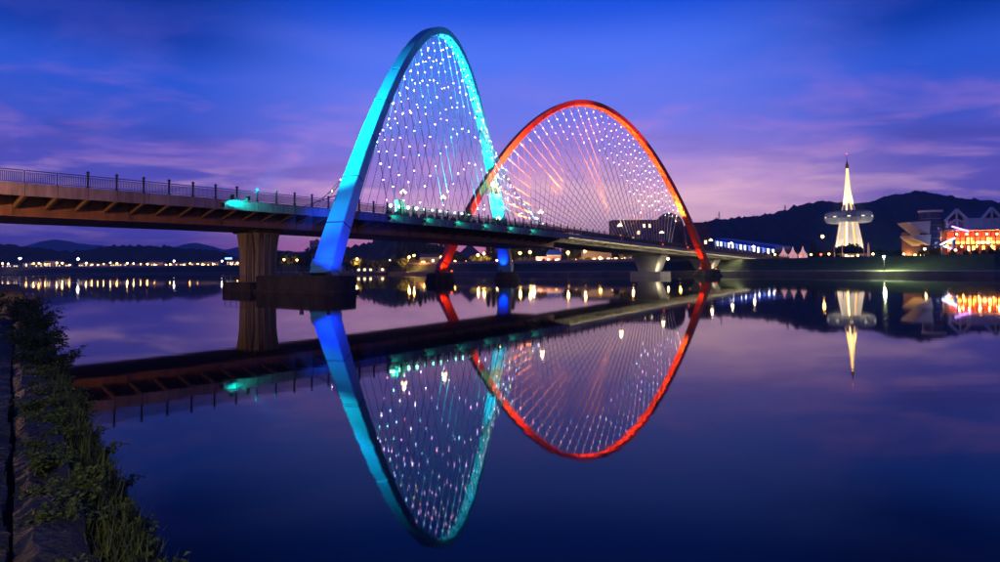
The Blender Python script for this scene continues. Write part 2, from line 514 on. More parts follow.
ridge('hill', 'wood_hill', [(560, 258), (600, 246), (640, 238), (680, 229), (700, 225), (716, 221.5), (726, 221.5), (740, 220.5), (752, 219.5), (770, 216.5), (785, 211.5), (797, 209), (806, 205.5), (820, 203.5),
      (835, 205), (850, 206), (865, 205), (877, 202), (887, 198), (897, 195.8), (910, 195), (922, 194.5), (936, 196), (950, 199.5), (965, 202), (985, 203.5), (1000, 206), (1040, 212), (1120, 205), (1240, 214), (1400, 230)], 1350, 300, 4, 12.5, dx=3.5, tree=9, base=6)

#@BRIDGE
# ------------------------------------------------------------------ bridge frame of reference: s along the near railing, n towards the camera
BO = V((-46.643, 69.962, 0)); BANG = 0.681
BD = V((sin(BANG), cos(BANG), 0)); BN = V((cos(BANG), -sin(BANG), 0))
WID = 22.0
BAY = 2.933
RAILZ = [(-60, 13.6), (-8, 14.03), (20, 14.1), (32, 14.02), (43, 13.9), (54, 13.72), (74, 13.4), (96, 12.85), (120, 12.0), (144, 11.25), (170, 10.45), (202, 9.6), (240, 8.6), (280, 7.7), (305, 7.25)]
_rs = np.array([p[0] for p in RAILZ]); _rz = np.array([p[1] for p in RAILZ])


def zr(s):
    w = 0; a = 0
    for k in (-12, -6, 0, 6, 12):
        g = 1 - abs(k) / 18; w += g; a += g * float(np.interp(s + k, _rs, _rz))
    return a / w


def B(s, n, dz=0.0):
    """bridge point: dz measured from the top of the railing"""
    p = BO + BD * s + BN * n
    return V((p.x, p.y, zr(s) + dz))


def BZ(s, n, z):
    p = BO + BD * s + BN * n
    return V((p.x, p.y, z))


S0, S1, SPLIT = -10 * BAY - 0.0, 102 * BAY, 34 * BAY
bridge = thing('bridge', 'long grey bridge deck on piers with brown girder and railing', 'bridge', BZ(28, -11, 0))
bridge_inv = Matrix.Translation(-bridge.location)


def bpart(b, name, m, parent=bridge, smooth=False):
    o = b.build(name, m, parent, smooth)
    o.matrix_parent_inverse = bridge_inv if parent is bridge else Matrix.Identity(4)
    return o


def beam(sa, sb, prof):
    """box of the deck between sa and sb; prof = (n, dz) polygon, counter-clockwise seen looking along +s"""
    return MB().loft([[B(sa, n, dz) for n, dz in prof], [B(sb, n, dz) for n, dz in prof]])


g = 0.03
# deck slab and roadway
b = MB(); k = S0
rings = []
while k <= S1 + .01:
    rings.append([B(k, -0.05, -1.47), B(k, -WID + .05, -1.47), B(k, -WID + .05, -1.85), B(k, -0.05, -1.85)]); k += BAY
bpart(MB().loft(rings), 'deck_slab', 'deck_concrete')
rings = []; k = S0
while k <= S1 + .01:
    rings.append([B(k, -3.2, -1.44), B(k, -WID + 3.2, -1.44)]); k += BAY
bpart(MB().loft(rings, cap=False, closed=False), 'roadway', 'asphalt')

nb = int(round((S1 - S0) / BAY))
for i in range(nb):
    sa, sb = S0 + i * BAY, S0 + (i + 1) * BAY
    steel = sb <= SPLIT + .1
    for near in (True, False):
        nn = (lambda v: v) if near else (lambda v: -WID - v)
        fh = 2.72 if steel else 2.25
        prof = [(nn(0.0), -1.36), (nn(0.28), -1.36), (nn(0.34), -1.62), (nn(0.30), -fh), (nn(0.0), -fh)]
        if not near: prof = prof[::-1]
        bpart(beam(sa + g, sb - g, prof[::-1]), 'fascia_panel', 'fascia_concrete' if steel else 'pale_concrete')
        # bracket under the cantilever
        sc = sa + .02
        if near:
            if steel: pr = [(-0.05, -1.9), (-0.05, -2.75), (-0.9, -2.95), (-4.05, -3.75), (-4.05, -1.9)]
            else: pr = [(-0.05, -1.9), (-0.05, -2.2), (-0.9, -2.3), (-3.6, -2.75), (-3.6, -1.9)]
            bpart(beam(sc, sc + .34, pr), 'bracket', 'bracket_steel' if steel else 'pale_concrete')

# girder in long welded segments (steel) and concrete spans
k = S0; segl = BAY * 4
while k < SPLIT - .1:
    sb = min(k + segl, SPLIT)
    pr = [(-4.0, -1.87), (-4.3, -4.5), (-17.7, -4.5), (-18.0, -1.87)]
    bpart(beam(k + .02, sb - .02, pr[::-1]), 'girder_segment', 'girder_steel')
    # bottom flange and splice plate
    bpart(beam(k + .02, sb - .02, [(-4.02, -4.5), (-4.02, -4.6), (-17.98, -4.6), (-17.98, -4.5)][::-1]), 'bottom_flange', 'girder_steel')
    bpart(beam(sb - .12, sb + .12, [(-3.98, -2.1), (-4.22, -4.44), (-4.4, -4.44), (-4.2, -2.1)][::-1]), 'splice_plate', 'bracket_steel')
    k = sb
spans = [SPLIT, 128, 167, 191, 216, 239, 262, 283, S1]
for a, c in zip(spans[:-1], spans[1:]):
    n_ = 5; rings = []
    for j in range(n_ + 1):
        s = a + .03 + (c - a - .06) * j / n_
        rings.append([B(s, -3.6, -1.87), B(s, -18.4, -1.87), B(s, -17.6, -3.15), B(s, -4.4, -3.15)])
    bpart(MB().loft([r[::-1] for r in rings]), 'girder_span', 'pale_concrete')

# railing: posts, panels
pm = MB(); pm.box((0, 0, .86), (.19, .19, 1.72)); pm.box((0, 0, 1.77), (.30, .30, .12)); pm.box((0, 0, 1.87), (.16, .16, .1)); pm.box((0, 0, .06), (.30, .30, .14))
post_me = pm.mesh('railing_post', 'post_dark')
pm = MB()
pm.box((BAY / 2, 0, 1.38), (BAY - .26, .10, .09)); pm.box((BAY / 2, 0, 1.16), (BAY - .26, .05, .05)); pm.box((BAY / 2, 0, .16), (BAY - .26, .06, .06))
for j in range(16):
    pm.box((.24 + j * (BAY - .48) / 15, 0, .66), (.06, .06, .99))
panel_me = pm.mesh('railing_panel', 'rail_steel')
slim_me = MB().box((0, 0, .7), (.10, .10, 1.42)).box((0, 0, .05), (.2, .2, .1)).mesh('railing_post', 'rail_steel')
for i in range(nb + 1):
    s = S0 + i * BAY
    for n in (0.05, -WID - .05):
        p = B(s, n, -1.38)
        slim = n > -1 and s < -1
        o = link('railing_post', slim_me if slim else post_me, bridge); o.matrix_parent_inverse = bridge_inv
        o.location = p; o.rotation_euler = (0, 0, pi / 2 - BANG)
        if i < nb:
            q = B(s + BAY, n, -1.38); d = q - p
            o = link('railing_panel', panel_me, bridge); o.matrix_parent_inverse = bridge_inv
            o.matrix_basis = Matrix.Translation(p) @ Matrix(((BD.x, BN.x, 0, 0), (BD.y, BN.y, 0, 0), (d.z / BAY, 0, 1, 0), (0, 0, 0, 1)))

# main pier with its pipes, on a long footing that also carries the blue arch
F = 0


def quad_ring(s, n, hs, hn, z, ch=0.0):
    """chamfered rectangle around (s, n)"""
    c = min(ch, hs * .95, hn * .95)
    pts = [(hs, -hn + c), (hs, hn - c), (hs - c, hn), (-hs + c, hn), (-hs, hn - c), (-hs, -hn + c), (-hs + c, -hn), (hs - c, -hn)]
    return [BZ(s + a, n + b_, z) for a, b_ in pts][::-1]


pier = link('pier', None, bridge); pier.matrix_parent_inverse = bridge_inv
ps = 27.0
bpart(MB().loft([quad_ring(ps, -11, 2.1, 2.5, 1.3, .8), quad_ring(ps, -11, 2.15, 2.6, 6.0, .8), quad_ring(ps, -11, 2.3, 2.9, 8.3, .8), quad_ring(ps, -11, 2.4, 3.1, 9.0, .8)]), 'shaft', 'pier_concrete', pier)
bpart(MB().loft([quad_ring(ps, -11, 2.6, 3.4, 9.0, .4), quad_ring(ps, -11, 2.6, 3.4, zr(ps) - 4.6, .4)]), 'cap', 'island_concrete', pier)
for k_, (ds, dn) in enumerate([(1.6, 2.95), (.7, 3.0), (-.3, 3.0), (2.45, 2.2), (2.55, 1.1)]):
    b = MB(); b.tube(BZ(ps - ds, -11 + dn, 1.2), BZ(ps - ds * 1.05, -11 + dn + .25, 8.8), .13, n=8)
    bpart(b, 'drain_pipe', 'pipe', pier)
b = MB()
b.tube(BZ(ps - 2.4, -8.6, 9.0), BZ(ps - 5.0, -8.2, 9.0), .09); b.tube(BZ(ps - 5.0, -8.2, 9.0), BZ(ps - 6.2, -8.2, 9.6), .09)
bpart(b, 'cable_conduit', 'fixture', pier)
b = MB()
b.tube(BZ(ps + 2.4, -7.6, 8.9), BZ(ps + 4.4, -7.2, 8.9), .09); b.tube(BZ(ps + 4.4, -7.2, 8.9), BZ(ps + 7.4, -7.2, 9.8), .09)
bpart(b, 'cable_conduit', 'fixture', pier)
# footing: lower end block, main block with a round nose, ledge at the waterline
bpart(MB().loft([quad_ring(ps, -11.5, 3.6, 4.0, -1.5, .3), quad_ring(ps, -11.5, 3.6, 4.0, 1.42, .3)]), 'footing', 'island_concrete', pier)


def nose_ring(z, grow=0.0):
    n0, n1, hw = -7.4, 6.2, 3.6
    pts = [(ps - hw - grow, n0), (ps - hw - grow, n1 - 1)]
    for k in range(0, 13):
        a = pi - pi * k / 12
        pts.append((ps + cos(a) * (hw + grow), n1 + sin(a) * (hw + grow)))
    pts += [(ps + hw + grow, n1 - 1), (ps + hw + grow, n0)]
    return [BZ(s + 1.2, n, z) for s, n in pts]


bpart(MB().loft([nose_ring(-1.5), nose_ring(2.25), nose_ring(2.4, -.12)]), 'footing', 'island_concrete', pier)
bpart(MB().loft([nose_ring(-1.5, .5), nose_ring(.38, .5)]), 'footing_ledge', 'island_concrete', pier)
b = MB()
for k in range(7):
    p = BZ(ps - 3.4 + .1, -8.4 + k * .9, 1.4 if k < 1 else 2.3)
for (s_, n_) in [(ps - 3.3, -15), (ps - 3.3, -13.2), (ps - 3.3, -11.4), (ps - 3.3, -9.4), (ps - 3.3, -8.0)]:
    b.tube(BZ(s_, n_, 1.4), BZ(s_, n_, 2.5), .05)
b.tube(BZ(ps - 3.3, -15, 2.45), BZ(ps - 3.3, -8, 2.45), .04)
bpart(b, 'footing_handrail', 'pipe', pier)

for ps2, hs0, hs1 in ((167, 2.2, 3.0), (216, 2.2, 3.0), (262, 2.2, 3.0)):
    pr_ = link('pier', None, bridge); pr_.matrix_parent_inverse = bridge_inv
    zt = zr(ps2) - 3.15
    zb = 1.6
    bpart(MB().loft([quad_ring(ps2, -11, hs0, 3.3, zb, .5), quad_ring(ps2, -11, hs1, 5.0, zt - .9, .5), quad_ring(ps2, -11, hs1 + .1, 5.2, zt - .85, .3), quad_ring(ps2, -11, hs1 + .1, 5.2, zt, .3)]), 'shaft', 'pale_concrete', pr_)
    bpart(MB().loft([quad_ring(ps2, -11, 3.6, 5.8, -1.5, .5), quad_ring(ps2, -11, 3.6, 5.8, 1.6, .5)]), 'plinth', 'pale_concrete', pr_)


# ------------------------------------------------------------------ arches
def make_arch(name, label, cat, sA, sB, Z, ex, lean, mname, dep, lat, nfoot=3.0):
    A = BZ(sA, nfoot, 2.2); Bf = BZ(sB, -WID - nfoot, 2.2)
    lean = V((lean[0], lean[1], 0))

    def P(u):
        gg = 1 - abs(u) ** ex
        p = A.lerp(Bf, (u + 1) / 2) + lean * gg
        return V((p.x, p.y, 2.2 + (Z - .2) * gg))
    root = thing(name, label, cat, (A.x, A.y, 2.2))
    inv = Matrix.Translation(-root.location)
    lateral = (Bf - A).cross(V((0, 0, 1))).normalized()
    # equal arc-length samples
    us = np.linspace(-1, 1, 801); ps_ = [P(u) for u in us]
    ln = np.concatenate([[0], np.cumsum([(ps_[i + 1] - ps_[i]).length for i in range(800)])])

    def ua(t): return float(np.interp(t * ln[-1], ln, us))

    def frame(t):
        u = ua(t); e = .002
        T = (P(min(1, u + e)) - P(max(-1, u - e))).normalized()
        R = T.cross(lateral).normalized()
        if R.z < -.0001 or (abs(R.z) < .2 and R.dot(P(u) - P(0)) < 0): R = -R
        return P(u), T, R

    def ring(t, dd=0.0):
        p, T, R = frame(t)
        w = abs(2 * t - 1) ** 2
        hd = (dep[0] + (dep[1] - dep[0]) * w) / 2 - dd; hl = (lat[0] + (lat[1] - lat[0]) * w) / 2 - dd
        c = .10
        pts = [(-hd, hl - c), (-hd, -hl + c), (-hd + c, -hl), (hd - c, -hl), (hd, -hl + c), (hd, hl - c), (hd - c, hl), (-hd + c, hl)]
        return [p + R * a + lateral * b_ for a, b_ in pts]

    def hd_at(t):
        w = abs(2 * t - 1) ** 2
        return (dep[0] + (dep[1] - dep[0]) * w) / 2

    def part(b, nm, m, parent=root, smooth=False):
        o = b.build(nm, m, parent, smooth)
        o.matrix_parent_inverse = inv if parent is root else Matrix.Identity(4)
        return o
    NS = 16
    part(MB().loft([ring(t, .09) for t in np.linspace(0.0, 1.0, 97)]), 'rib_core', 'joint')
    for i in range(NS):
        t0 = i / NS + .0009; t1 = (i + 1) / NS - .0009
        part(MB().loft([ring(t) for t in np.linspace(t0, t1, 9)]), 'rib_segment', mname)
    # bolted collar at each foot
    for t in (0.012, 0.988):
        part(MB().loft([ring(t - .004, -.14), ring(t + .004, -.14)]), 'collar', mname)
    return dict(root=root, P=P, ua=ua, frame=frame, part=part, lateral=lateral, hd=hd_at, A=A, B=Bf)


def footing_block(parent_arch, p, name='footing', r=3.2, z=2.0, r2=3.6):
    b = MB()
    b.lathe([(r2, -1.5), (r2, .5), (r, .6), (r * .94, z), (r * .7, z + .25)], 18, (p.x, p.y, 0))
    parent_arch['part'](b, name, 'island_concrete')


blue = make_arch('blue_arch', 'tall blue and cyan floodlit steel arch with cables and twinkling lights', 'arch', 29.29, 107.67, 51.85, 1.895, (.98, 2.97), 'arch_blue', (1.5, 2.5), (2.05, 3.5))
red = make_arch('red_arch', 'red floodlit steel arch with cables at the far half of the bridge', 'arch', 181.13, 81.87, 48.0, 1.982, (-1.25, -2.86), 'arch_red', (1.5, 2.0), (1.8, 2.3))
footing_block(blue, blue['B']); footing_block(red, red['A'], r=4.2, r2=4.8); footing_block(red, red['B'], r=3.4)

LEDV = {}
LSIZE = (0.118, 0.104, 0.09)
for nm in ('led_white', 'led_violet', 'led_blue', 'led_pink', 'led_gold', 'led_cyan', 'led_red'):
    for r in LSIZE:
        v, f = ico(r, 1); LEDV[nm, r] = MB().add(v, f).mesh('light_bulb', nm)
SOCK = MB().lathe([(.16, -.25), (.2, -.1), (.2, .12)], 8).mesh('socket', 'fixture')
ANCH_N = []


def cables(a, side, t0, t1, s0, s1, count, m, rad, led=None, sock=True):
    """cables from the rib (t0..t1 of its length) to one deck edge (s0..s1)"""
    part, root = a['part'], a['root']
    for i in range(count):
        k = i / (count - 1)
        t = t0 + (t1 - t0) * k
        p, T, R = a['frame'](t)
        s = s0 + (s1 - s0) * k
        n = -.75 if side == 'near' else -WID + .75
        q = B(s, n, -1.0)
        top = p - R * (a['hd'](t) - .02) + a['lateral'] * (.5 if side == 'near' else -.5)
        bm_ = MB(); bm_.tube(q, top, rad, n=5)
        c = part(bm_, 'cable', m)
        d = (top - q)
        if sock:
            o = link('socket', SOCK, c); o.location = top - d.normalized() * .1
            o.rotation_euler = d.to_track_quat('Z', 'Y').to_euler()
            o = link('socket', SOCK, c); o.location = q + d.normalized() * .3
            o.rotation_euler = d.to_track_quat('Z', 'Y').to_euler()
        if led:
            for fr, nm, r in led(k, d.length):
                o = link('light_bulb', LEDV[nm, r], c); o.location = top - d * fr
        if side == 'near': ANCH_N.append((s, a))
    return


rl = random.Random(3)


def pick():
    return rl.choices(['led_white', 'led_violet', 'led_blue', 'led_pink', 'led_gold', 'led_cyan', 'led_red'], [6, 7, 3, 4, 1, 1.5, .6])[0]


def led_blue(k, L):
    out = []; d = 1.3 + .5 * ((k * 23) % 2); step = 1.55
    while d < L * .94 and len(out) < 10:
        out.append((d / L, pick(), rl.choice(LSIZE)))
        d += step + .12 * rl.random(); step *= 1.30
    return out if k <= .9 else out[:6]


def led_far(k, L):
    return [(f + .012 * rl.random(), pick(), LSIZE[2]) for f in (.05, .12, .22, .36) if rl.random() < .85 and k < .72]


def led_red(k, L):
    # denser towards the near right shoulder of the arch
    w = max(0.0, 1 - abs(k - .34) / .42)
    n_ = int(w * 9 + 1.4)
    out = []; d = 1.4 + .7 * (int(k * 33) % 2)
    for j in range(n_):
        out.append((min(.8, d / L), rl.choices(['led_white', 'led_blue', 'led_violet', 'led_pink'], [5, 4, 3, 1])[0], rl.choice(LSIZE[1:])))
        d += 1.75 + j * .22 + .15 * rl.random()
    return out


cables(blue, 'near', .20, .86, 45, 98.6, 28, 'cable', .08, led_blue)
cables(blue, 'far', .14, .80, 40, 92, 24, 'cable_unlit', .05, led_far)
cables(red, 'near', .17, .86, 160, 108, 34, 'cable', .08, led_red)
cables(red, 'far', .14, .83, 155, 103, 34, 'cable_unlit', .05, None)
cables(blue, 'far', .115, .116, 36, 36.1, 2, 'cable_unlit', .05, None)

#@LIGHTS
# ------------------------------------------------------------------ floodlights of the bridge (each a fixture with its own lamp)
HEAD = MB().box((0, 0, .35), (.5, .35, .45)).box((0, 0, .06), (.3, .3, .14)).mesh('housing', 'fixture')


def flood(label, loc, target, color, power, angle, lens, blend=.6, group='floodlights on the bridge', size=.25):
    t = thing('floodlight', label, 'floodlight', loc, 0, group)
    d = V(target) - V(loc); rz = atan2(d.y, d.x) - pi / 2
    link('housing', HEAD, t, None, rz)
    l = MB().box((0, .19, .38), (.4, .04, .34)).build('lens', lens, t); l.rotation_euler = (0, 0, rz)
    hd = V((d.x, d.y, 0)).normalized() * .42
    spot('lamp', V(loc) + V((hd.x, hd.y, .62)), target, color, power, angle, blend, size, t)
    return t


CY = (0.02, 1.0, 1.0); BL = (0.0, 0.045, 1.0); RD = (1.0, 0.22, 0.03); OR = (1.0, 0.75, 0.1)
bp = blue['P']
fl = B(15.5, .9, -1.6)
ARM = MB().tube((0, 0, .03), tuple(-BN * 1.3), .06).mesh('arm', 'fixture')
t_ = flood('black floodlight on an arm off the near railing throwing cyan light at the blue arch', BZ(16.2, 1.5, zr(16) - 1.45), bp(-.74), CY, 120000, 38, 'lamp_cyan', .9)
link('arm', ARM, t_)
t_ = flood('second cyan floodlight on an arm off the railing reaching the upper blue arch', BZ(18.4, 1.5, zr(18.4) - 1.45), bp(-.40), (0.02, .7, 1.0), 420000, 36, 'lamp_cyan', .9)
link('arm', ARM, t_)
flood('blue floodlight on the footing nose lighting the foot of the blue arch', BZ(26.2, 8.6, 2.4), bp(-.93), BL, 12000, 70, 'lit_blue', .9)
flood('blue floodlight on the footing edge beside the foot of the blue arch', BZ(24.6, 4.6, 2.4), bp(-.90), BL, 12000, 60, 'lit_blue', .9)
for i, (s, u, pw) in enumerate([(47, -.25, 120000), (58, .1, 160000), (70, .4, 160000), (82, .66, 160000), (94, .80, 200000)]):
    flood('small cyan floodlight on the deck aimed up at the blue arch', B(s, -11, -1.44), bp(u), CY, pw, 30, 'lamp_cyan', .8, 'cyan floodlights on the deck')
flood('blue floodlight at the far foot of the blue arch', BZ(104, -WID - 2.0, 2.3), bp(.95), BL, 4000, 60, 'lit_blue', .8)
rp = red['P']
for i, (s, u, pw) in enumerate([(168, -.62, 200000), (158, -.4, 480000), (142, -.1, 560000), (126, .2, 560000), (112, .45, 420000), (100, .62, 180000)]):
    flood('small red floodlight on the deck aimed up at the red arch', B(s, -11, -1.44), rp(u), RD, pw, 50, 'lit_red', .8, 'red floodlights on the deck')
for s, u in ((171, -.62), (152, -.3), (126, .12), (98, .55)):
    flood('red floodlight on the outer fascia aimed at the side of the red arch', BZ(s, .62, zr(s) - 1.36), rp(u), RD, 600000, 24, 'lit_red', .9, 'red floodlights on the outer fascia')
for s, u in ((47, -.45), (57, -.1), (67, .2), (78, .45), (90, .62)):
    flood('small cyan floodlight at the cable anchors lighting the cables', B(s, -1.5, -1.47), bp(u), CY, 36000, 50, 'lamp_cyan', .9, 'cyan floodlights at the cable anchors')
for u in (.80, .66):
    flood('red floodlight on the far deck edge lighting the left leg of the red arch', B(92 if u > .7 else 97, -19.5, -1.44), rp(u), RD, 60000, 40, 'lit_red', .9, 'red floodlights on the far deck edge')
flood('red floodlight on the camera side of the far red footing', BZ(79.6, -WID - 1.0, 2.0), rp(.93), RD, 2500, 70, 'lit_red', .9)
flood('red floodlight on the near red footing beside the leg', BZ(184, 5.0, 2.05), rp(-.92), RD, 3000, 70, 'lit_red', .9)
flood('amber floodlight on the deck below the right leg of the red arch', B(158, -7, -1.44), rp(-.76), OR, 260000, 22, 'lit_orange', .9)
flood('red floodlight at the near foot of the red arch', BZ(177.5, 2.0, 2.25), rp(-.9), RD, 4000, 60, 'lit_red', .9)
flood('red floodlight at the far foot of the red arch', BZ(86, -WID - 3.0, 2.25), rp(.93), RD, 9000, 60, 'lit_red', .9)


# warm light strips tucked under the near edge of the concrete spans
for i in range(nb):
    sa, sb = S0 + i * BAY, S0 + (i + 1) * BAY
    if sb <= SPLIT + .1: continue
    bpart(beam(sa + .4, sb - .05, [(-.12, -1.90), (-.12, -1.99), (-.5, -1.99), (-.5, -1.90)][::-1]), 'light_strip', 'strip_warm')
for k_, ps2 in enumerate((167, 216, 262)):
    flood('pale floodlight on the plinth lighting the pale pier', BZ(ps2 - 3.0, -5.6, 1.6), BZ(ps2, -11, 6.0), (1, .86, .6), 700, 120, 'strip_warm', .9, 'floodlights on the pale pier plinths')
flood('cyan floodlight under the near railing washing the fascia panels', BZ(15.4, .60, zr(16) - 2.5), B(30, .2, -.6), (0, 1, .8), 9000, 52, 'lamp_cyan', 1.0)
for s_ in (44, 52, 60, 68, 76, 84):
    flood('small green floodlight on the outer fascia washing the railing', BZ(s_, .60, zr(s_) - 2.4), B(s_ + 14, .15, -.9), (0, 1, .66), 700, 64, 'lamp_green', 1.0, 'green floodlights along the fascia')

#@DECK
# ------------------------------------------------------------------ things on the deck
PANG = pi / 2 - BANG
# anchor blocks along the near edge, one at the foot of each cable, some with a small green lamp
ab = MB().loft([[V((x, y, 0)) for x, y in ((-.55, -.4), (.55, -.4), (.55, .4), (-.55, .4))], [V((x, y, .62)) for x, y in ((-.45, -.34), (.45, -.34), (.4, .3), (-.4, .3))], [V((x, y, .8)) for x, y in ((-.3, -.2), (.3, -.2), (.25, .15), (-.25, .15))]]).mesh('block', 'island_concrete')
v, f = ico(.24, 1); bulb_g = MB().add(v, f).mesh('bulb', 'lamp_green')
stemg = MB().tube((0, 0, .7), (0, 0, 1.5), .05).mesh('stem', 'fixture')
seen = 0
for s, a_ in ANCH_N:
    isb = a_ is blue
    t = thing('anchor_block', 'dark cable anchor block with green lamp on the deck edge' if isb and seen < 11 else ('plain dark cable anchor block on the deck edge under the blue arch' if isb else 'dark cable anchor block on the deck edge under the red arch'),
              'anchor block', B(s, -.75, -1.47), PANG, 'cable anchors of the blue arch' if isb else 'cable anchors of the red arch')
    link('block', ab, t)
    if isb and seen < 11:
        link('stem', stemg, t, (.0, -.5, -.0)); link('bulb', bulb_g, t, (0, -.5, 1.62), 0, (1.25 if seen < 4 else .8))
    if isb: seen += 1
point('lamp', B(46.5, -1.4, .6), (.1, 1, .5), 160, .3)
# cabinet
t = thing('control_cabinet', 'tall pale control cabinet standing between the first green lamps', 'cabinet', B(48.2, -1.6, -1.47), PANG)
MB().box((0, 0, 1.5), (1.5, .8, 2.8)).build('body', 'white_panel', t); MB().box((0, 0, 2.95), (1.66, .96, .1)).build('top', 'grey_panel', t)
MB().box((-.36, -.415, 1.5), (.66, .03, 2.4)).build('door', 'white_panel', t); MB().box((.36, -.415, 1.5), (.66, .03, 2.4)).build('door', 'white_panel', t)
MB().box((0, 0, .05), (1.56, .86, .12)).build('base', 'fixture', t)

# globe lamp posts on the deck
gp = MB().lathe([(.22, 0), (.2, .3), (.09, .5), (.07, 4.4), (.05, 4.6)], 8).mesh('pole', 'post_dark')
ga = MB(); 
for k in range(4):
    a = k * pi / 2; ga.tube((0, 0, 4.2), (cos(a) * .5, sin(a) * .5, 4.35), .035)
ga = ga.mesh('arm', 'post_dark')
v, f = ico(.17, 2); gl = MB().add(v, f).mesh('globe', 'globe_warm')
for s, n, lab in ((50.0, -2.6, 'beside the pale cabinet'), (60.2, -2.6, 'by the foot of the red arch'), (92.4, -2.6, 'right of the far blue leg'), (97.5, -19.4, 'across the road from the cyan cable fan'),
                  (130.5, -2.6, 'in the middle of the red arch'), (158, -2.6, 'near the right leg of the red arch'), (200, -2.6, 'past the red arch'), (222, -2.6, 'on the approach past the red arch'), (250, -2.6, 'where the bridge meets the far bank')):
    t = thing('lamp_post', 'five globe lamp post on deck ' + lab, 'lamp post', B(s, n, -1.47), PANG, 'globe lamp posts on the deck')
    link('pole', gp, t); link('arm', ga, t)
    for k in range(4): link('globe', gl, t, (cos(k * pi / 2) * .5, sin(k * pi / 2) * .5, 4.6))
    link('globe', gl, t, (0, 0, 4.95))
    point('lamp', (0, 0, 5.4), (1, .75, .45), 260, .3, t)

#@FAR
# ------------------------------------------------------------------ trees
def blob_tree(name, h, r, leaf, mname, seed, n=420, conifer=False, trunk=.18):
    rr = random.Random(seed); b = MB()
    if conifer:
        for i in range(n):
            z = h * (.12 + .88 * rr.random() ** 1.25); w = r * (1 - z / h) ** .85 + .12
            w *= .75 + .35 * abs(sin(z * 2.2 + seed))
            a = rr.random() * 2 * pi; q = sqrt(rr.random()) * w
            p = V((cos(a) * q, sin(a) * q, z - .25 * q))
            u = V((cos(a), sin(a), -.35)) * leaf * (.6 + .7 * rr.random()); w_ = V((-sin(a), cos(a), .3 * (rr.random() - .5))) * leaf * .55
            b.add([p - w_, p + u - w_ * .2, p + w_ * .6, p - u * .4 + V((0, 0, leaf * .3))], [(0, 1, 2, 3)])
    else:
        cl = []
        for i in range(15):
            a = rr.random() * 2 * pi; q = sqrt(rr.random()) * r * .72
            cl.append((V((cos(a) * q, sin(a) * q, h * (.42 + .44 * rr.random() * (1 - .35 * q / r)))), r * (.26 + .26 * rr.random())))
        cl.append((V((0, 0, h * .78)), r * .42))
        for i in range(n):
            c, cr = cl[i % len(cl)]
            d = V((rr.gauss(0, 1), rr.gauss(0, 1), rr.gauss(0, 1))).normalized()
            p = c + d * cr * (.55 + .5 * rr.random())
            u = d.orthogonal().normalized(); u.rotate(Matrix.Rotation(rr.random() * 6.28, 3, d)); w = d.cross(u)
            u = (u + d * (rr.random() - .5)) * leaf * (.6 + .7 * rr.random()); w = (w + d * (rr.random() - .5)) * leaf * (.5 + .4 * rr.random())
            b.add([p - u, p - w * .7, p + u, p + w * .8], [(0, 1, 2, 3)])
    crown = b.mesh('crown', mname)
    t = MB(); t.lathe([(trunk * 1.5, -.3), (trunk, .5), (trunk * .7, h * .5), (trunk * .25, h * .86)], 6)
    if not conifer:
        for k in range(5):
            a = k * 1.26 + seed; t.tube((0, 0, h * (.28 + .05 * k)), (cos(a) * r * .5, sin(a) * r * .5, h * (.55 + .06 * k)), trunk * .4, trunk * .15, 5)
    return crown, t.mesh('trunk', 'bark'), h


TREES = {
    'round': [blob_tree('r%d' % k, 9, 4.2, .85, 'leaf_dark', k, 620) for k in range(3)],
    'loose': [blob_tree('l%d' % k, 8, 3.4, .75, 'leaf_mid', 20 + k, 620) for k in range(3)],
    'conifer': [blob_tree('c%d' % k, 14, 2.9, .9, 'leaf_conifer', 40 + k, 760, True) for k in range(3)],
}
tcount = 0


def tree(kind, x, ytop, d, label, group, wide=1.0, zb=None):
    """a tree standing on the land at depth d in the direction of pixel column x, as tall as its top pixel"""
    global tcount
    tcount += 1
    top = at(x, ytop, d)
    z0 = land_z(top.x, top.y) if zb is None else zb
    crown, trunk, h = TREES[kind][tcount % 3]
    sc = max(.3, (top.z - z0) / (h * .97))
    t = thing({'round': 'broadleaf_tree', 'loose': 'young_tree', 'conifer': 'conifer_tree'}[kind], label, 'tree', (top.x, top.y, z0 - .05), rt.random() * 6.28, group)
    t.scale = (sc * wide, sc * wide, sc)
    link('trunk', trunk, t); link('crown', crown, t)
    return t


rt = random.Random(11)
# centre bank, seen under the bridge
G = 'trees on the bank behind the bridge'
for x in range(282, 345, 7):
    tree('round', x + rt.uniform(-2, 2), 249.5 + rt.uniform(-2, 4), 470 + rt.uniform(-20, 40), 'dark broadleaf tree on the far bank behind the blue arch foot', G, 1.1)
for x in range(348, 440, 8):
    tree('loose', x + rt.uniform(-2, 2), 258.5 + rt.uniform(-1.5, 2), 400 + rt.uniform(-8, 20), 'small lamplit tree along the promenade left of the red arch foot', G, 1.1)
for x in (398, 404, 409, 414, 420, 425, 429, 433, 437, 441, 446):
    tree('conifer', x, 241.5 + rt.uniform(-2, 4), 520 + rt.uniform(-20, 30), 'tall dark conifer behind the promenade left of the red arch foot', G, 1.25)
for x in (450, 455, 462):
    tree('round', x, 253 + rt.uniform(-2, 2), 430, 'dark broadleaf tree between the red arch foot and the pyramid', G)
for x in (488, 493, 498, 503, 508, 512):
    tree('conifer', x, 240 + rt.uniform(-2, 3), 380 + rt.uniform(-10, 20), 'tall dark conifer behind the far leg of the blue arch', G, 1.3)
for x in (474, 480, 486, 518, 526, 533):
    tree('loose', x, 256 + rt.uniform(-1, 2), 350, 'lamplit round tree on the promenade beside the far leg of the blue arch', G, 1.3)
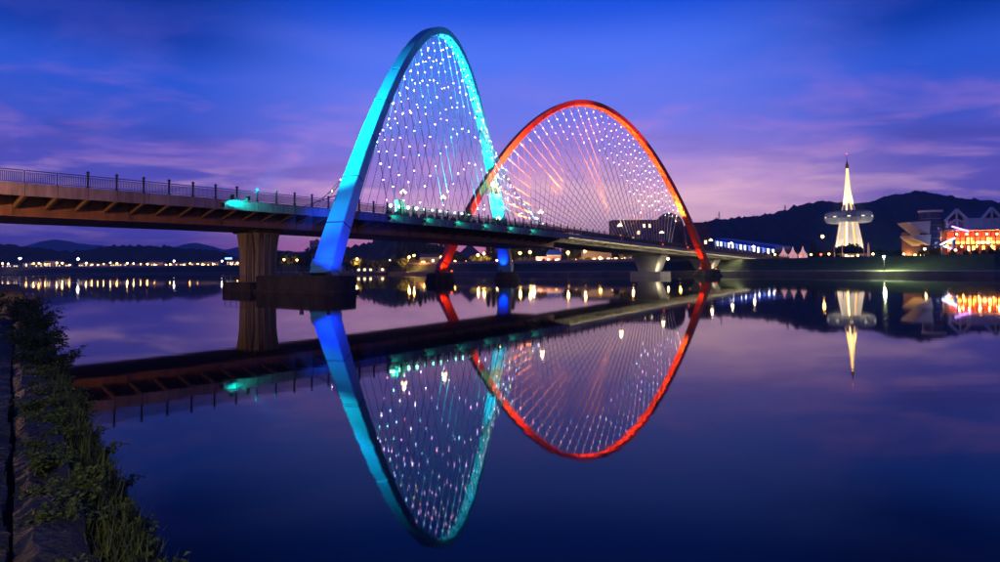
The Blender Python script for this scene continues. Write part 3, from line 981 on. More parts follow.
for x in range(516, 560, 8):
    tree('round', x, 246 + rt.uniform(-2, 3), 370 + rt.uniform(0, 40), 'dark broadleaf tree above the pink pavilion', G, 1.1)
for x in range(566, 650, 7):
    tree('round', x + rt.uniform(-2, 2), 248 + rt.uniform(-3, 4), 330 + rt.uniform(-15, 40), 'dark broadleaf tree under the far half of the bridge', G, 1.15)
for x in (572, 580, 588, 612, 622, 632):
    tree('loose', x, 257 + rt.uniform(-1, 2), 296, 'lamplit small tree on the bank under the far half of the bridge', G, 1.2)
for x in range(664, 740, 9):
    tree('round', x, 256 + rt.uniform(-2, 2), 310, 'dark broadleaf tree between the far piers of the bridge', G, 1.2)
# left bank, very far
G2 = 'trees on the distant left bank'
for x in list(range(-8, 240, 6)):
    tree('round', x + rt.uniform(-2, 2), 263.0 + rt.uniform(-3, 2.5), 1010 + rt.uniform(-5, 60), 'tiny dark tree along the distant road left of the main pier', G2, 1.3)
# right bank
G3 = 'trees on the right bank'
for x in (838, 842, 846, 850, 854, 858, 862):
    tree('round', x, 244.5 + abs(x - 850) * .25 + rt.uniform(-1, 1), 560, 'dark rounded tree at the base of the lit tower', G3, 1.2)
for x in (812, 815):
    tree('conifer', x, 244 + rt.uniform(-1, 1), 330, 'small dark conifer between the tents and the street lamp', G3)
for x in (824, 830, 836, 866, 872, 880, 888, 895, 901, 906, 912, 918):
    tree('round', x, 250.5 + rt.uniform(-2, 1.5), 330 + rt.uniform(0, 60), 'dark tree on the right bank between tower and exhibition hall', G3, 1.2)
for x in (921, 926, 931, 936, 952, 966, 975, 984, 991, 998):
    tree('loose', x, 248.5 + rt.uniform(-2.5, 2), 246 + rt.uniform(-4, 4), 'lamplit tree in front of the exhibition hall', G3, .9)
for x in range(748, 812, 8):
    tree('round', x, 252 + rt.uniform(-1, 1.5), 320, 'dark low tree beside the bridge end', G3, 1.2)

def shore_pt(x, off):
    """point inland of the shoreline in the direction of pixel column x"""
    r = ray(x, 262); ang = math.atan2(r.x, r.y)
    p = min(SH, key=lambda s: abs(math.atan2(s.x, s.y) - ang)); q = shore_off(p, off)
    return V((q.x, q.y, p.z))


# ------------------------------------------------------------------ street lamps
sp_ = MB().lathe([(.12, 0), (.06, .9)], 6).mesh('pole', 'post_dark')     # unit height, scaled
SODS = {}
for nm in ('sodium', 'sodium_far', 'sodium_pale', 'mast_white', 'lamp_white', 'sign_blue', 'lamp_redpoint'):
    v, f = ico(1, 2); SODS[nm] = MB().add(v, f).mesh('lamp_head', nm)


def street_lamp(x, y, d, r, m, label, group, power=0, zb=None, color=(1, .45, .1)):
    p = at(x, y, d); z0 = land_z(p.x, p.y) if zb is None else zb
    h = max(1.0, p.z - z0)
    t = thing('street_lamp', label, 'street lamp', (p.x, p.y, z0), 0, group)
    o = link('pole', sp_, t, (0, 0, -.02), 0, (1.2, 1.2, h / .9))
    MB().box((0, 0, h + r * .7), (r * 1.5, r * 1.5, r * .25)).build('hood', 'fixture', t)
    link('lamp_head', SODS[m], t, (0, 0, h), 0, r)
    if power: point('lamp', (0, 0, h - r - .35), color, power, .3, t)
    return t


G = 'orange street lamps on the bank behind the bridge'
for x, y, d, pw, lab in ((284, 259.5, 440, 7500, 'just right of the main pier'), (297, 260, 440, 1500, 'between the main pier and the blue arch'), (357, 259, 395, 7500, 'right of the blue arch foot'), (409, 257, 385, 9000, 'below the tall conifers, left one of a pair'),
                      (414, 255.5, 388, 9000, 'below the tall conifers, right one of a pair'), (441, 257, 380, 7500, 'beside the red arch far foot'), (478, 255, 340, 7500, 'below the pyramid roof, lower one'), (484, 253.5, 345, 7500, 'below the pyramid roof, higher one'), (520, 253, 320, 7500, 'just right of the far blue leg'),
                      (530, 252, 318, 7500, 'left of the pink pavilion'), (568, 252.5, 300, 9000, 'right of the pink pavilion, larger one'), (585, 251, 298, 7500, 'right of the pink pavilion, higher one'), (600, 258, 290, 500, 'low under the bridge beam'), (633, 254, 285, 7500, 'beside the first pale pier'), (680, 256, 290, 600, 'between the two pale piers')):
    street_lamp(x, y, d, .66, 'sodium', 'orange street lamp on the far bank ' + lab, G, pw)
for i, x in enumerate((291, 306, 330, 345, 366, 378, 390, 401, 424, 433, 455, 466, 497, 512, 541, 556, 576, 594, 612, 622, 645, 668, 690, 726)):
    p_ = shore_pt(x, 30); street_lamp(x, 260.5 + (i * 7 % 3) * .8, p_.y, .5, 'sodium' if i % 3 else 'sodium_pale', 'low warm promenade lamp above the pale wall behind the bridge', 'promenade lamps behind the bridge', 4500)
G = 'small street lamps along the distant left road'; k_ = 0
rs = random.Random(5)
for x in (3, 8, 26, 33, 40, 46, 57, 63, 70, 86, 91, 98, 104, 110, 117, 128, 134, 141, 147, 154, 166, 171, 185, 190, 197, 203, 208, 214, 232, 237):
    m = rs.choice(['sodium_far', 'sodium_far', 'sodium_pale']); k_ += 1
    street_lamp(x + rs.uniform(-1, 1), 263.8 + rs.uniform(-1.2, 1.2), 960, rs.uniform(.75, 1.15), m, 'tiny orange street lamp on the distant road left of the main pier', G, 6000 if k_ % 4 == 0 else 0)
for x, y, r, lab in ((20, 258.5, 1.5, 'tall white mast light on the distant road near the left shrubs'), (78, 259, 1.6, 'tall white mast light on the distant road below the mountain peak'), (174, 261, 1.2, 'white mast light above the low orange quay lamp'), (222, 261, 1.2, 'white mast light beside the bluish sign')):
    street_lamp(x, y, 965, r, 'mast_white', lab, 'white mast lights on the distant road')
for x in (178.5, 217.5, 223):
    street_lamp(x, 269.2, 905, 1.25, 'sodium_far', 'low orange lamp on the distant left quay', 'low orange lamps on the quay', zb=2.0)
# bluish lit sign on a post
p = at(228.5, 258.5, 960)
t = thing('lit_sign', 'small bluish white lit sign on a post over the distant road', 'sign', (p.x, p.y, 9))
MB().tube((0, 0, -.1), (0, 0, p.z - 9), .5, .4).build('post', 'post_dark', t)
MB().box((0, 0, p.z - 9), (10.5, .6, 2.6)).build('panel', 'sign_blue', t); MB().box((0, .45, p.z - 9), (11.2, .3, 3.2)).build('frame', 'fixture', t)
# right bank lamps
street_lamp(822.5, 236.5, 330, .75, 'sodium', 'tall orange street lamp left of the lit tower', 'street lamps on the right bank', 900)
street_lamp(821, 254.3, 300, .5, 'lamp_redpoint', 'low red light post left of the lit tower', 'street lamps on the right bank')
street_lamp(884, 256.5, 181, .3, 'lamp_white', 'bright white lamp lighting the green grass bank', 'street lamps on the right bank', 9000, color=(.85, 1.0, .5))

#@BUILD
# ------------------------------------------------------------------ roads, walls and buildings on the far side
def wall_along(name, label, m, p0, p1, h, th=.4, n=1, zb=None, cat='wall'):
    """low wall between two ground points"""
    a, c = V(p0), V(p1)
    t = thing(name, label, cat, (a.x, a.y, 0))
    b = MB()
    L = (c - a).length; d = (c - a) / L; nn = V((-d.y, d.x, 0))
    for i in range(n):
        q0, q1 = a.lerp(c, i / n) + d * .02 - a, a.lerp(c, (i + 1) / n) - d * .02 - a
        z0, z1 = a.z + (c.z - a.z) * i / n, a.z + (c.z - a.z) * (i + 1) / n
        bb = MB(); bb.box8([V((q.x, q.y, 0)) + nn * s * th / 2 + V((0, 0, z)) for q, z, s in ((q0, z0 - .3, -1), (q1, z1 - .3, -1), (q1, z1 - .3, 1), (q0, z0 - .3, 1), (q0, z0 + h, -1), (q1, z1 + h, -1), (q1, z1 + h, 1), (q0, z0 + h, 1))])
        bb.build('wall_panel', m, t)
        cc = MB(); cc.box8([V((q.x, q.y, 0)) + nn * s * (th / 2 + .12) + V((0, 0, z)) for q, z, s in ((q0, z0 + h, -1), (q1, z1 + h, -1), (q1, z1 + h, 1), (q0, z0 + h, 1), (q0, z0 + h + .18, -1), (q1, z1 + h + .18, -1), (q1, z1 + h + .18, 1), (q0, z0 + h + .18, 1))])
        cc.build('coping', 'path', t)
    return t


segs = [286, 320, 352, 384, 412, 440, 466, 492, 520, 550, 585, 620, 660]
labs = ['behind the main pier', 'behind the blue arch foot', 'right of the blue arch foot', 'below the conifers', 'left of the red far foot', 'behind the red far foot', 'below the pyramid', 'behind the far blue leg', 'below the pink pavilion', 'right of the pink pavilion', 'under the far spans', 'beside the first pale pier']
for i in range(len(segs) - 1):
    wall_along('promenade_wall', 'low pale promenade wall ' + labs[i], 'pink_wall', shore_pt(segs[i], 26), shore_pt(segs[i + 1] - .5, 26), 1.1, n=4)
wall_along('road_parapet', 'long pale parapet of the distant road on the left', 'pink_wall', V((-300, 700, 8.4)), V((-1150, 960 + 120, 9)), 1.6, n=30, th=.6)

# pyramid roofed hall
p = at(470, 262, 470)
t = thing('pyramid_hall', 'dark blue pyramid roofed hall behind the bridge', 'building', (p.x, p.y, 6.2))
top = at(470, 243.5, 470).z - 6.2
w = 12.5
MB().box((0, 0, 2), (2 * w - 2, 2 * w - 2, 4)).build('wall', 'dark_panel', t)
for k in range(4):
    M = Matrix.Rotation(k * pi / 2, 3, 'Z')
    for j in range(4):     # roof courses
        f0, f1 = j / 4, (j + 1) / 4
        z0, z1 = 4 + (top - 4) * f0, 4 + (top - 4) * f1 - .15
        a0, a1 = w * (1 - f0), w * (1 - f1) + .12
        MB().add([M @ V(q) for q in ((-a0, -a0, z0), (a0, -a0, z0), (a1, -a1, z1), (-a1, -a1, z1), (-a0 + .3, -a0 + .5, z0), (a0 - .3, -a0 + .5, z0), (a1 - .05, -a1 + .1, z1), (-a1 + .05, -a1 + .1, z1))],
                 [(0, 1, 2, 3), (7, 6, 5, 4), (0, 4, 5, 1), (3, 2, 6, 7)]).build('roof_panel', 'slate', t)
MB().tube((0, 0, top - .5), (0, 0, top + 1.5), .12).build('finial', 'fixture', t)

# apartment block by the blue arch foot
p = at(315.5, 262, 640)
t = thing('apartment_block', 'pale apartment block rising behind the trees by the blue arch foot', 'building', (p.x, p.y, 7))
h = at(315.5, 241.5, 640).z - 7
MB().box((0, 0, h / 2), (8.4, 12, h)).build('wall', 'grey_panel', t); MB().box((0, 0, h + .3), (8.8, 12.4, .6)).build('roof', 'dark_panel', t)
MB().box((1.5, 0, h + 1.4), (2.4, 3, 1.8)).build('stair_tower', 'grey_panel', t)
wm = MB().box((0, 0, 0), (1.1, .12, 1.3)).mesh('window', 'glass'); wl = MB().box((0, 0, 0), (1.1, .12, 1.3)).mesh('window', 'lit_window_warm')
for r_ in range(int(h / 3)):
    for c_ in range(4):
        link('window', wl if rs.random() < .08 else wm, t, (-3 + c_ * 2, -6.03, 2 + r_ * 3))

# pink pavilion with a bright blue roof
p = at(548, 262, 330); z0 = land_z(p.x, p.y)
t = thing('riverside_pavilion', 'pink walled riverside pavilion with bright blue roof', 'building', (p.x, p.y, z0))
MB().box((0, 0, 1.9), (13, 7, 3.8)).build('wall', 'pink_wall', t)
MB().add([(-1, -4, 4.6), (7.2, -4, 4.6), (7.2, 4, 4.6), (-1, 4, 4.6), (0.5, 0, 7.4), (6, 0, 7.4)], [(0, 1, 5, 4), (1, 2, 5), (2, 3, 4, 5), (3, 0, 4), (3, 2, 1, 0)]).build('roof', 'blue_roof', t)
MB().box((3.1, 0, 4.15), (7, 6.4, .9)).build('eave', 'white_panel', t)
for k in range(5): MB().box((-5 + k * 2.5, -3.53, 1.6), (1.4, .1, 2.4)).build('window', 'lit_window_warm' if k % 2 == 0 else 'glass', t)
point('lamp', (-8, -8, 4), (1, .6, .45), 6000, .3, t)

# domed theatre, with its flat wings
p = at(670, 262, 470); z0 = 6
t = thing('domed_theatre', 'dark red brown theatre with a big dome behind the red arch leg', 'building', (p.x, p.y, z0))
R_ = 10.4; zt = at(670, 212.8, 470).z - z0
b = MB(); b.lathe([(R_, -.3), (R_, zt - R_)] + [(R_ * cos(a * pi / 20), zt - R_ + R_ * sin(a * pi / 20)) for a in range(1, 10)] + [(.05, zt)], 32)
b.build('dome', 'brown_panel', t)
for k in range(20):
    a = 2 * pi * k / 20
    MB().box((cos(a) * R_, sin(a) * R_, (zt - R_) / 2), (.3, .5, zt - R_), Matrix.Rotation(a, 3, 'Z')).build('pilaster', 'brown_panel', t)
for xa, xb, yt, dd in ((611, 656, 221.5, 8), (690, 706, 224, -6)):
    a, c = at(xa, 240, 470 + dd), at(xb, 240, 470 + dd); zt2 = at((xa + xb) / 2, yt, 470 + dd).z - z0
    cx = (a.x + c.x) / 2 - p.x
    MB().box((cx, dd, zt2 / 2), (c.x - a.x, 16, zt2)).build('wing', 'brown_panel', t); MB().box((cx, dd, zt2 + .3), (c.x - a.x + .8, 16.8, .6)).build('wing_roof', 'dark_panel', t)
    nn = int((c.x - a.x) / 4)
    for k in range(nn):
        for r_ in range(3): MB().box((a.x - p.x + (k + .5) * (c.x - a.x) / nn, dd - 8.04, zt2 - 4 - r_ * 5), (1.8, .12, 2.6)).build('window', 'glass' if rs.random() < .8 else 'lit_window_warm', t)

# long arcade hall with blue and white lights, running down behind the bridge end
a, c = at(722, 250, 400), at(783, 252, 330)
t = thing('blue_lit_hall', 'long hall with blue lit roof and white lit bays by the bridge end', 'building', (a.x, a.y, 6))
d = V((c.x - a.x, c.y - a.y, 0)); L_ = d.length; rz = atan2(d.y, d.x); t.rotation_euler = (0, 0, rz)
zt0 = at(730, 237.5, 390).z - 6; zt1 = at(781, 246.5, 332).z - 6
NB = 14
for k in range(NB):
    x0, x1 = L_ * k / NB, L_ * (k + 1) / NB
    za, zb_ = zt0 + (zt1 - zt0) * k / NB, zt0 + (zt1 - zt0) * (k + 1) / NB
    MB().box8([(x0 + .05, -5, za - 1.6), (x1 - .05, -5, zb_ - 1.6), (x1 - .05, 5, zb_ - 1.6), (x0 + .05, 5, za - 1.6), (x0 + .05, -4, za), (x1 - .05, -4, zb_), (x1 - .05, 4, zb_), (x0 + .05, 4, za)]).build('roof_panel', 'blue_roof', t)
    MB().box8([(x0 + .05, -4, -.3), (x1 - .05, -4, -.3), (x1 - .05, 4, -.3), (x0 + .05, 4, -.3), (x0 + .05, -4, za - 1.6), (x1 - .05, -4, zb_ - 1.6), (x1 - .05, 4, zb_ - 1.6), (x0 + .05, 4, za - 1.6)]).build('bay', 'slate', t)
    MB().box(((x0 + x1) / 2, -4.1, (za + zb_) / 2 - 3.2), ((x1 - x0) * .3, .2, 2.6)).build('lit_window', 'lit_bluewhite' if k % 3 != 2 else 'lit_blue', t)
    MB().box((x0, -4.6, (za - 1.6) / 2), (.4, .4, za - 1.6)).build('column', 'white_panel', t)
    MB().box(((x0 + x1) / 2, -5.05, (za + zb_) / 2 - 1.75), ((x1 - x0) * .92, .15, .22)).build('light_strip', 'lit_blue', t)

# pagoda tents
for x, y, lab in ((783.4, 247, 'left of three beside the bridge end'), (792.7, 246.5, 'middle of three beside the bridge end'), (802.7, 246, 'right of three beside the dark conifers')):
    p = at(x, y, 300); z0 = land_z(p.x, p.y); h = p.z - z0
    t = thing('pagoda_tent', 'glowing pinkish white pointed tent, ' + lab, 'tent', (p.x, p.y, z0), 0.3, 'glowing pointed tents')
    w = 1.35
    for sx, sy in ((-1, -1), (1, -1), (1, 1), (-1, 1)): MB().box((sx * w, sy * w, h * .2), (.12, .12, h * .42)).build('pole', 'white_panel', t)
    rings = []
    for f_, wf in ((.38, 1.1), (.46, .82), (.58, .5), (.75, .26), (1.0, .03)): rings.append([(sx * w * wf, sy * w * wf, h * f_) for sx, sy in ((-1, -1), (1, -1), (1, 1), (-1, 1))])
    MB().loft(rings).build('canopy', 'lit_tent', t)
    for k in range(3):
        M = Matrix.Rotation(k * pi / 2, 3, 'Z'); MB().box(M @ V((0, w, h * .19)), (2 * w - .2, .04, h * .36), M).build('side_sheet', 'lit_tent', t)
    point('lamp', (0, -1.2, h * .3), (.9, .5, 1.0), 60, .2, t)

# slim banner masts
for x, y, m, lab in ((834, 243, 'grey_panel', 'grey pointed mast left of the tower base'), (842, 242.5, 'grey_panel', 'slim grey mast in front of the tower skirt'), (863.5, 241.5, 'grey_panel', 'grey mast right of the tower skirt'), (868.3, 242, 'white_panel', 'thicker pinkish obelisk right of the tower skirt')):
    p = at(x, y, 320); h = p.z - 6
    t = thing('mast', lab, 'mast', (p.x, p.y, 6), 0, 'masts before the tower')
    k = 2.2 if 'obelisk' in lab else 1
    MB().lathe([(.42 * k, -.1), (.36 * k, h * .3), (.24 * k, h * .75), (.02, h)], 6).build('shaft', m, t); MB().box((0, 0, .3), (1.2 * k, 1.2 * k, .7)).build('base', 'grey_panel', t)

# pylons on the ridge
for x, y, lab in ((719, 211.5, 'left'), (785, 205, 'right')):
    p = at(x, y, 1350); zb_ = at(x, 223 if x < 750 else 213, 1350).z
    t = thing('power_pylon', 'thin lattice power pylon on the wooded ridge, ' + ('above the bridge end' if x < 750 else 'nearer the tower'), 'pylon', (p.x, p.y, zb_ - 4), 0, 'power pylons')
    h = p.z - zb_ + 4; b = MB()
    for sx, sy in ((-1, -1), (1, -1), (1, 1), (-1, 1)): b.tube((sx * 2.6, sy * 2.6, 0), (sx * .3, sy * .3, h), .28, .2, 4)
    for k in range(5):
        w0, w1 = 2.6 - 2.3 * k / 5, 2.6 - 2.3 * (k + 1) / 5
        for M in (Matrix.Rotation(q * pi / 2, 3, 'Z') for q in range(4)):
            b.tube(M @ V((-w0, -w0, h * k / 5)), M @ V((w1, -w1, h * (k + 1) / 5)), .16, n=4)
    b.build('lattice', 'fixture', t)
    b = MB()
    for zf, w in ((.74, 4.4), (.86, 3.6)): b.tube((-w, 0, h * zf), (w, 0, h * zf), .25, n=4)
    b.build('crossarm', 'fixture', t)

# low houses on the distant left bank and along the centre bank
def house(x, d, w, h, label, roof='dark_panel', wall='grey_panel', lit=.5, group='low houses on the far bank'):
    p = at(x, 262, d); z0 = land_z(p.x, p.y)
    t = thing('low_house', label, 'building', (p.x, p.y, z0), math.atan2(-p.x, p.y) * .0, group)
    MB().box((0, 0, h / 2 - .2), (w, 9, h + .4)).build('wall', wall, t)
    MB().add([(-w / 2 - .5, -5, h), (w / 2 + .5, -5, h), (w / 2 + .5, 5, h), (-w / 2 - .5, 5, h), (-w / 2 - .5, 0, h + 2.4), (w / 2 + .5, 0, h + 2.4)], [(0, 1, 5, 4), (2, 3, 4, 5), (1, 2, 5), (3, 0, 4), (3, 2, 1, 0)]).build('roof', roof, t)
    n_ = max(2, int(w / 3.4))
    for r_ in range(max(1, int(h / 3.2))):
        for k in range(n_): MB().box((-w / 2 + (k + .5) * w / n_, -4.55, 1.7 + r_ * 3.0), (1.6, .14, 1.5)).build('window', 'lit_window_warm' if rs.random() < lit else 'glass', t)


for i, (x, w, h) in enumerate(((12, 26, 7), (31, 20, 9), (42, 30, 10), (53, 22, 12), (66, 18, 7), (88, 24, 8), (104, 16, 6), (120, 26, 7), (138, 20, 6), (157, 22, 9), (180, 24, 7), (196, 18, 8), (211, 28, 9), (234, 20, 10))):
    house(x, 990, w, h, 'low house with lit windows behind the distant left road', group='low houses behind the distant road')
for x, w, h, lab in ((340, 16, 5, 'right of the blue arch foot'), (372, 20, 5, 'between the blue and red arch feet'), (431, 14, 5, 'beside the tall conifers'), (600, 18, 6, 'under the far spans'), (622, 12, 5, 'left of the first pale pier')):
    house(x, 420 if x < 500 else 318, w, h, 'low riverside house with lit windows ' + lab, lit=.7)
for x, y, d, m, lab in ((811, 254.5, 300, 'sodium', 'beside the dark conifers'), (829, 254, 300, 'sodium_pale', 'left of the grey masts'), (858, 255.5, 305, 'sodium', 'right of the low pavilion'), (873, 254, 300, 'sodium_pale', 'past the obelisk'), (904, 254, 290, 'sodium_pale', 'halfway from tower to hall'), (915, 255, 270, 'sodium', 'below the white wings'), (757, 253, 320, 'sodium_pale', 'below the blue lit hall'), (775, 254.5, 310, 'sodium', 'left of the tents')):
    street_lamp(x, y, d, .4, m, 'small warm street lamp on the right bank ' + lab, 'street lamps on the right bank', 3000)

# ------------------------------------------------------------------ the tower with its ring
TD = 600
p = at(849.5, 258, TD); z0 = 6.0
t = thing('observation_tower', 'white floodlit tower with a ring shaped deck and golden core', 'tower', (p.x, p.y, z0))
px = TD / FPX


def zt_(y): return at(849.5, y, TD).z - z0


# skirt: four curved fins flaring to the ground with a gap at the core
for k in range(8):
    a = k * pi / 4 + pi / 8
    M = Matrix.Rotation(a, 3, 'Z')
    rings = []
    for y, ro, ri in ((256, 13.0, 7), (243, 11.2, 5), (232, 9.4, 4), (222, 7.8, 3.2), (213, 7.0, 3), (205, 4.6, 2.0), (192, 2.7, 1.2), (180, 1.8, .8), (168.5, 1.1, .5)):
        z = zt_(y); wd = .20 * ro
        rings.append([M @ V(q) for q in ((ri, -.25 * ri, z), (ro, -wd * 1.25, z), (ro, wd * 1.25, z), (ri, .25 * ri, z))])
    MB().loft(rings).build('fin', 'white_tower', t)
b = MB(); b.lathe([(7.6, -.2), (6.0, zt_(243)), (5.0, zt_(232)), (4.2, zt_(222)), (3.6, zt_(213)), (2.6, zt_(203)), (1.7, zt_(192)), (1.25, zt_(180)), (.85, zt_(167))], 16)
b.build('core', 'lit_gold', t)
# ring deck: hull of panels, window band and spokes
zc = zt_(217.3); RR = 21.0
prof = [(12.5, -2.4), (15.5, -5.6), (19.2, -5.0), (21.0, -1.6), (21.0, 1.2), (20.0, 4.2), (17.5, 5.8), (14.5, 5.0), (12.5, 1.8)]
NP = 32
for k in range(NP):
    a0, a1 = 2 * pi * k / NP + .008, 2 * pi * (k + 1) / NP - .008
    MB().loft([[(cos(a) * r, sin(a) * r, zc + z) for r, z in prof] for a in (a0, a1)]).build('ring_panel', 'grey_panel', t)
    am = (a0 + a1) / 2
    MB().box((cos(am) * 21.05, sin(am) * 21.05, zc - .1), (.15, 2.6, .7), Matrix.Rotation(am, 3, 'Z')).build('ring_window', 'lit_window_warm' if k % 3 == 0 else 'glass', t)
for k in range(8):
    a = k * pi / 4 + pi / 8
    MB().tube((cos(a) * 5, sin(a) * 5, zc - .5), (cos(a) * 14, sin(a) * 14, zc - .5), .7).build('spoke', 'white_tower', t)
MB().lathe([(1.7, zt_(168.6)), (1.5, zt_(166)), (.9, zt_(164)), (.3, zt_(161)), (.08, zt_(154))], 10).build('spire', 'brown_panel', t)
link('beacon', SODS['lamp_redpoint'], t, (0, 0, zt_(154)), 0, .35)
for k in range(4):
    a = k * pi / 2 - pi / 2 + .4
    q = V((p.x + cos(a) * 36, p.y + sin(a) * 36, z0))
    flood('white floodlight on the ground around the lit tower', q, V((p.x, p.y, z0 + 24)), (1, .80, .52), 100000, 62, 'lit_bluewhite', .9, 'floodlights around the tower', 1.0)
    q3 = V((p.x + cos(a) * 62, p.y + sin(a) * 62, z0))
    flood('narrow white floodlight on the ground aimed at the tower ring', q3, V((p.x + cos(a) * 14, p.y + sin(a) * 14, z0 + zc)), (1, .95, .95), 100000, 34, 'lit_bluewhite', .9, 'floodlights aimed at the tower ring', 1.0)
    q2 = V((p.x + cos(a) * 18, p.y + sin(a) * 18, z0 + zc + 5.6))
    flood('warm floodlight on the roof of the ring deck of the tower', q2, V((p.x, p.y, z0 + 72)), (1, .58, .2), 190000, 60, 'lit_gold', .9, 'floodlights on the tower ring', .6)
# low building in front of the tower
p = at(853, 258, 330)
t = thing('visitor_pavilion', 'low pale flat roofed pavilion in front of the lit tower', 'building', (p.x, p.y, 6))
MB().box((0, 0, 1.4), (11, 6, 2.9)).build('wall', 'white_panel', t); MB().box((0, 0, 3.05), (13, 8, .4)).build('roof', 'white_panel', t)
for k in range(5): MB().box((-4.2 + 2.1 * k, -3.05, 1.3), (1.5, .12, 1.8)).build('window', 'lit_window_warm' if k < 2 else 'glass', t)
street_lamp(846, 255.6, 318, .45, 'sodium_pale', 'short warm lamp in front of the low pavilion', 'street lamps on the right bank', 300)

# ------------------------------------------------------------------ exhibition hall at the right
HD = 265
def hp(x, y, dd=0): return at(x, y, HD + dd)
base = hp(960, 258); z0 = 6
t = thing('exhibition_hall', 'exhibition hall with glass drum, white gables and red lit arcade', 'building', (base.x, base.y, z0))
def lp(x, y, dd=0):
    q = hp(x, y, dd); return V((q.x - base.x, q.y - base.y, q.z - z0))
hx = lambda x: lp(x, 250).x
hz = lambda y: lp(960, y).z
# glass drum: storeys of panes with pale bands
cx = (hx(928.5) + hx(947.5)) / 2; rr_ = (hx(947.5) - hx(928.5)) / 2; cy = rr_
zt = hz(211.5)
drum = MB(); drum.lathe([(rr_ - .15, -.3), (rr_ - .15, zt)], 28, (cx, cy, 0)); drum.build('drum_core', 'dark_panel', t)
ns = 7
for j in range(ns):
    za, zb_ = zt * j / ns, zt * (j + 1) / ns
    for k in range(20):
        a0 = 2 * pi * k / 20 + .012; a1 = 2 * pi * (k + 1) / 20 - .012
        if sin((a0 + a1) / 2) > .5: continue
        MB().loft([[(cx + cos(a) * r, cy + sin(a) * r, z) for r, z in ((rr_ - .12, za + .1), (rr_, za + .1), (rr_, zb_ - .12), (rr_ - .12, zb_ - .12))] for a in (a0, a1)]).build('pane', 'glass_blue', t)
    b = MB(); b.lathe([(rr_ - .1, zb_ - .1), (rr_ + .12, zb_ - .1), (rr_ + .12, zb_ + .06), (rr_ - .1, zb_ + .06)], 28, (cx, cy, 0)); b.build('drum_band', 'grey_panel', t)
b = MB(); b.lathe([(rr_ + .2, zt), (rr_ + .5, zt + .3), (rr_ + .5, zt + .8), (rr_ - .3, zt + .8)], 28, (cx, cy, 0)); b.build('drum_rim', 'white_panel', t)
# wing shaped wedges left of the drum
for y0, y1, x0, m in ((221.5, 233.5, 911.5, 'white_panel'), (235, 245, 913.5, 'white_panel')):
    xa, xb = hx(x0), hx(931); za, zb_ = hz(y0), hz(y1)
    MB().box8([(xa + .8, .6, za - 1.1), (xb, .6, zb_), (xb, 12, zb_), (xa + .8, 9, za - 1.1), (xa, .3, za), (xb, -.4, za + .3), (xb, 13, za + .3), (xa, 9, za)]).build('wing_canopy', m, t)
# main body
xa, xb = hx(946), hx(1075)
MB().box(((xa + xb) / 2, 16, hz(229) / 2), (xb - xa, 26, hz(229))).build('wall', 'brown_panel', t)
MB().box(((hx(966) + xb) / 2, 8, (hz(218) + hz(229)) / 2), (xb - hx(966), 14, hz(218) - hz(229))).build('upper_wall', 'white_panel', t)
# roof slab over the arcade
MB().box8([(hx(950), -2.5, hz(231)), (xb, -4.5, hz(229.5)), (xb, 4, hz(229.5)), (hx(950), 4, hz(231)), (hx(950), -2.5, hz(229.6)), (xb, -4.5, hz(227.2)), (xb, 4, hz(225.6)), (hx(950), 4, hz(228.4))]).build('arcade_roof', 'white_panel', t)
# gables: A frames with king post and braces, panel behind
for gx0, gx1, apex in ((947.5, 970, 209.3), (983, 1005, 208), (1018, 1042, 208)):
    x0, x1 = hx(gx0), hx(gx1); xm = (x0 + x1) / 2; za, zb_ = hz(228), hz(apex)
    zs = hz(220)
    MB().box8([(x0 + .3, 1.2, za), (x1 - .3, 1.2, za), (x1 - .3, 16, za), (x0 + .3, 16, za), (x0 + .3, 1.2, zs), (x1 - .3, 1.2, zs), (x1 - .3, 16, zs), (x0 + .3, 16, zs)]).build('gable_wall', 'grey_panel', t)
    MB().add([(x0 + .3, 1.5, zs), (x1 - .3, 1.5, zs), (xm, 1.5, zb_ - .7), (x0 + .3, 16, zs), (x1 - .3, 16, zs), (xm, 16, zb_ - .7)], [(0, 1, 2), (5, 4, 3), (0, 2, 5, 3), (1, 4, 5, 2), (0, 3, 4, 1)]).build('gable', 'dark_panel', t)
    def bar(p, q, w=.55, dpt=1.0, m='white_panel', nm='gable_beam'):
        p, q = V((p[0], .6, p[1])), V((q[0], .6, q[1])); dd = (q - p); ln_ = dd.length
        M = Matrix.Rotation(-atan2(dd.z, dd.x), 3, 'Y')
        MB().box((p + q) / 2, (ln_, dpt, w), M).build(nm, m, t)
    bar((x0 - .4, zs - .4), (xm, zb_), .8); bar((x1 + .4, zs - .4), (xm, zb_), .8)
    bar((x0 + .3, za), (x0 + .3, zs), .7); bar((x1 - .3, za), (x1 - .3, zs), .7)
    bar((xm, za), (xm, zb_ - .6), .5, .7); bar((x0 + .6, zs - 2), (xm, zs + .6), .4, .7); bar((x1 - .6, zs - 2), (xm, zs + .6), .4, .7)
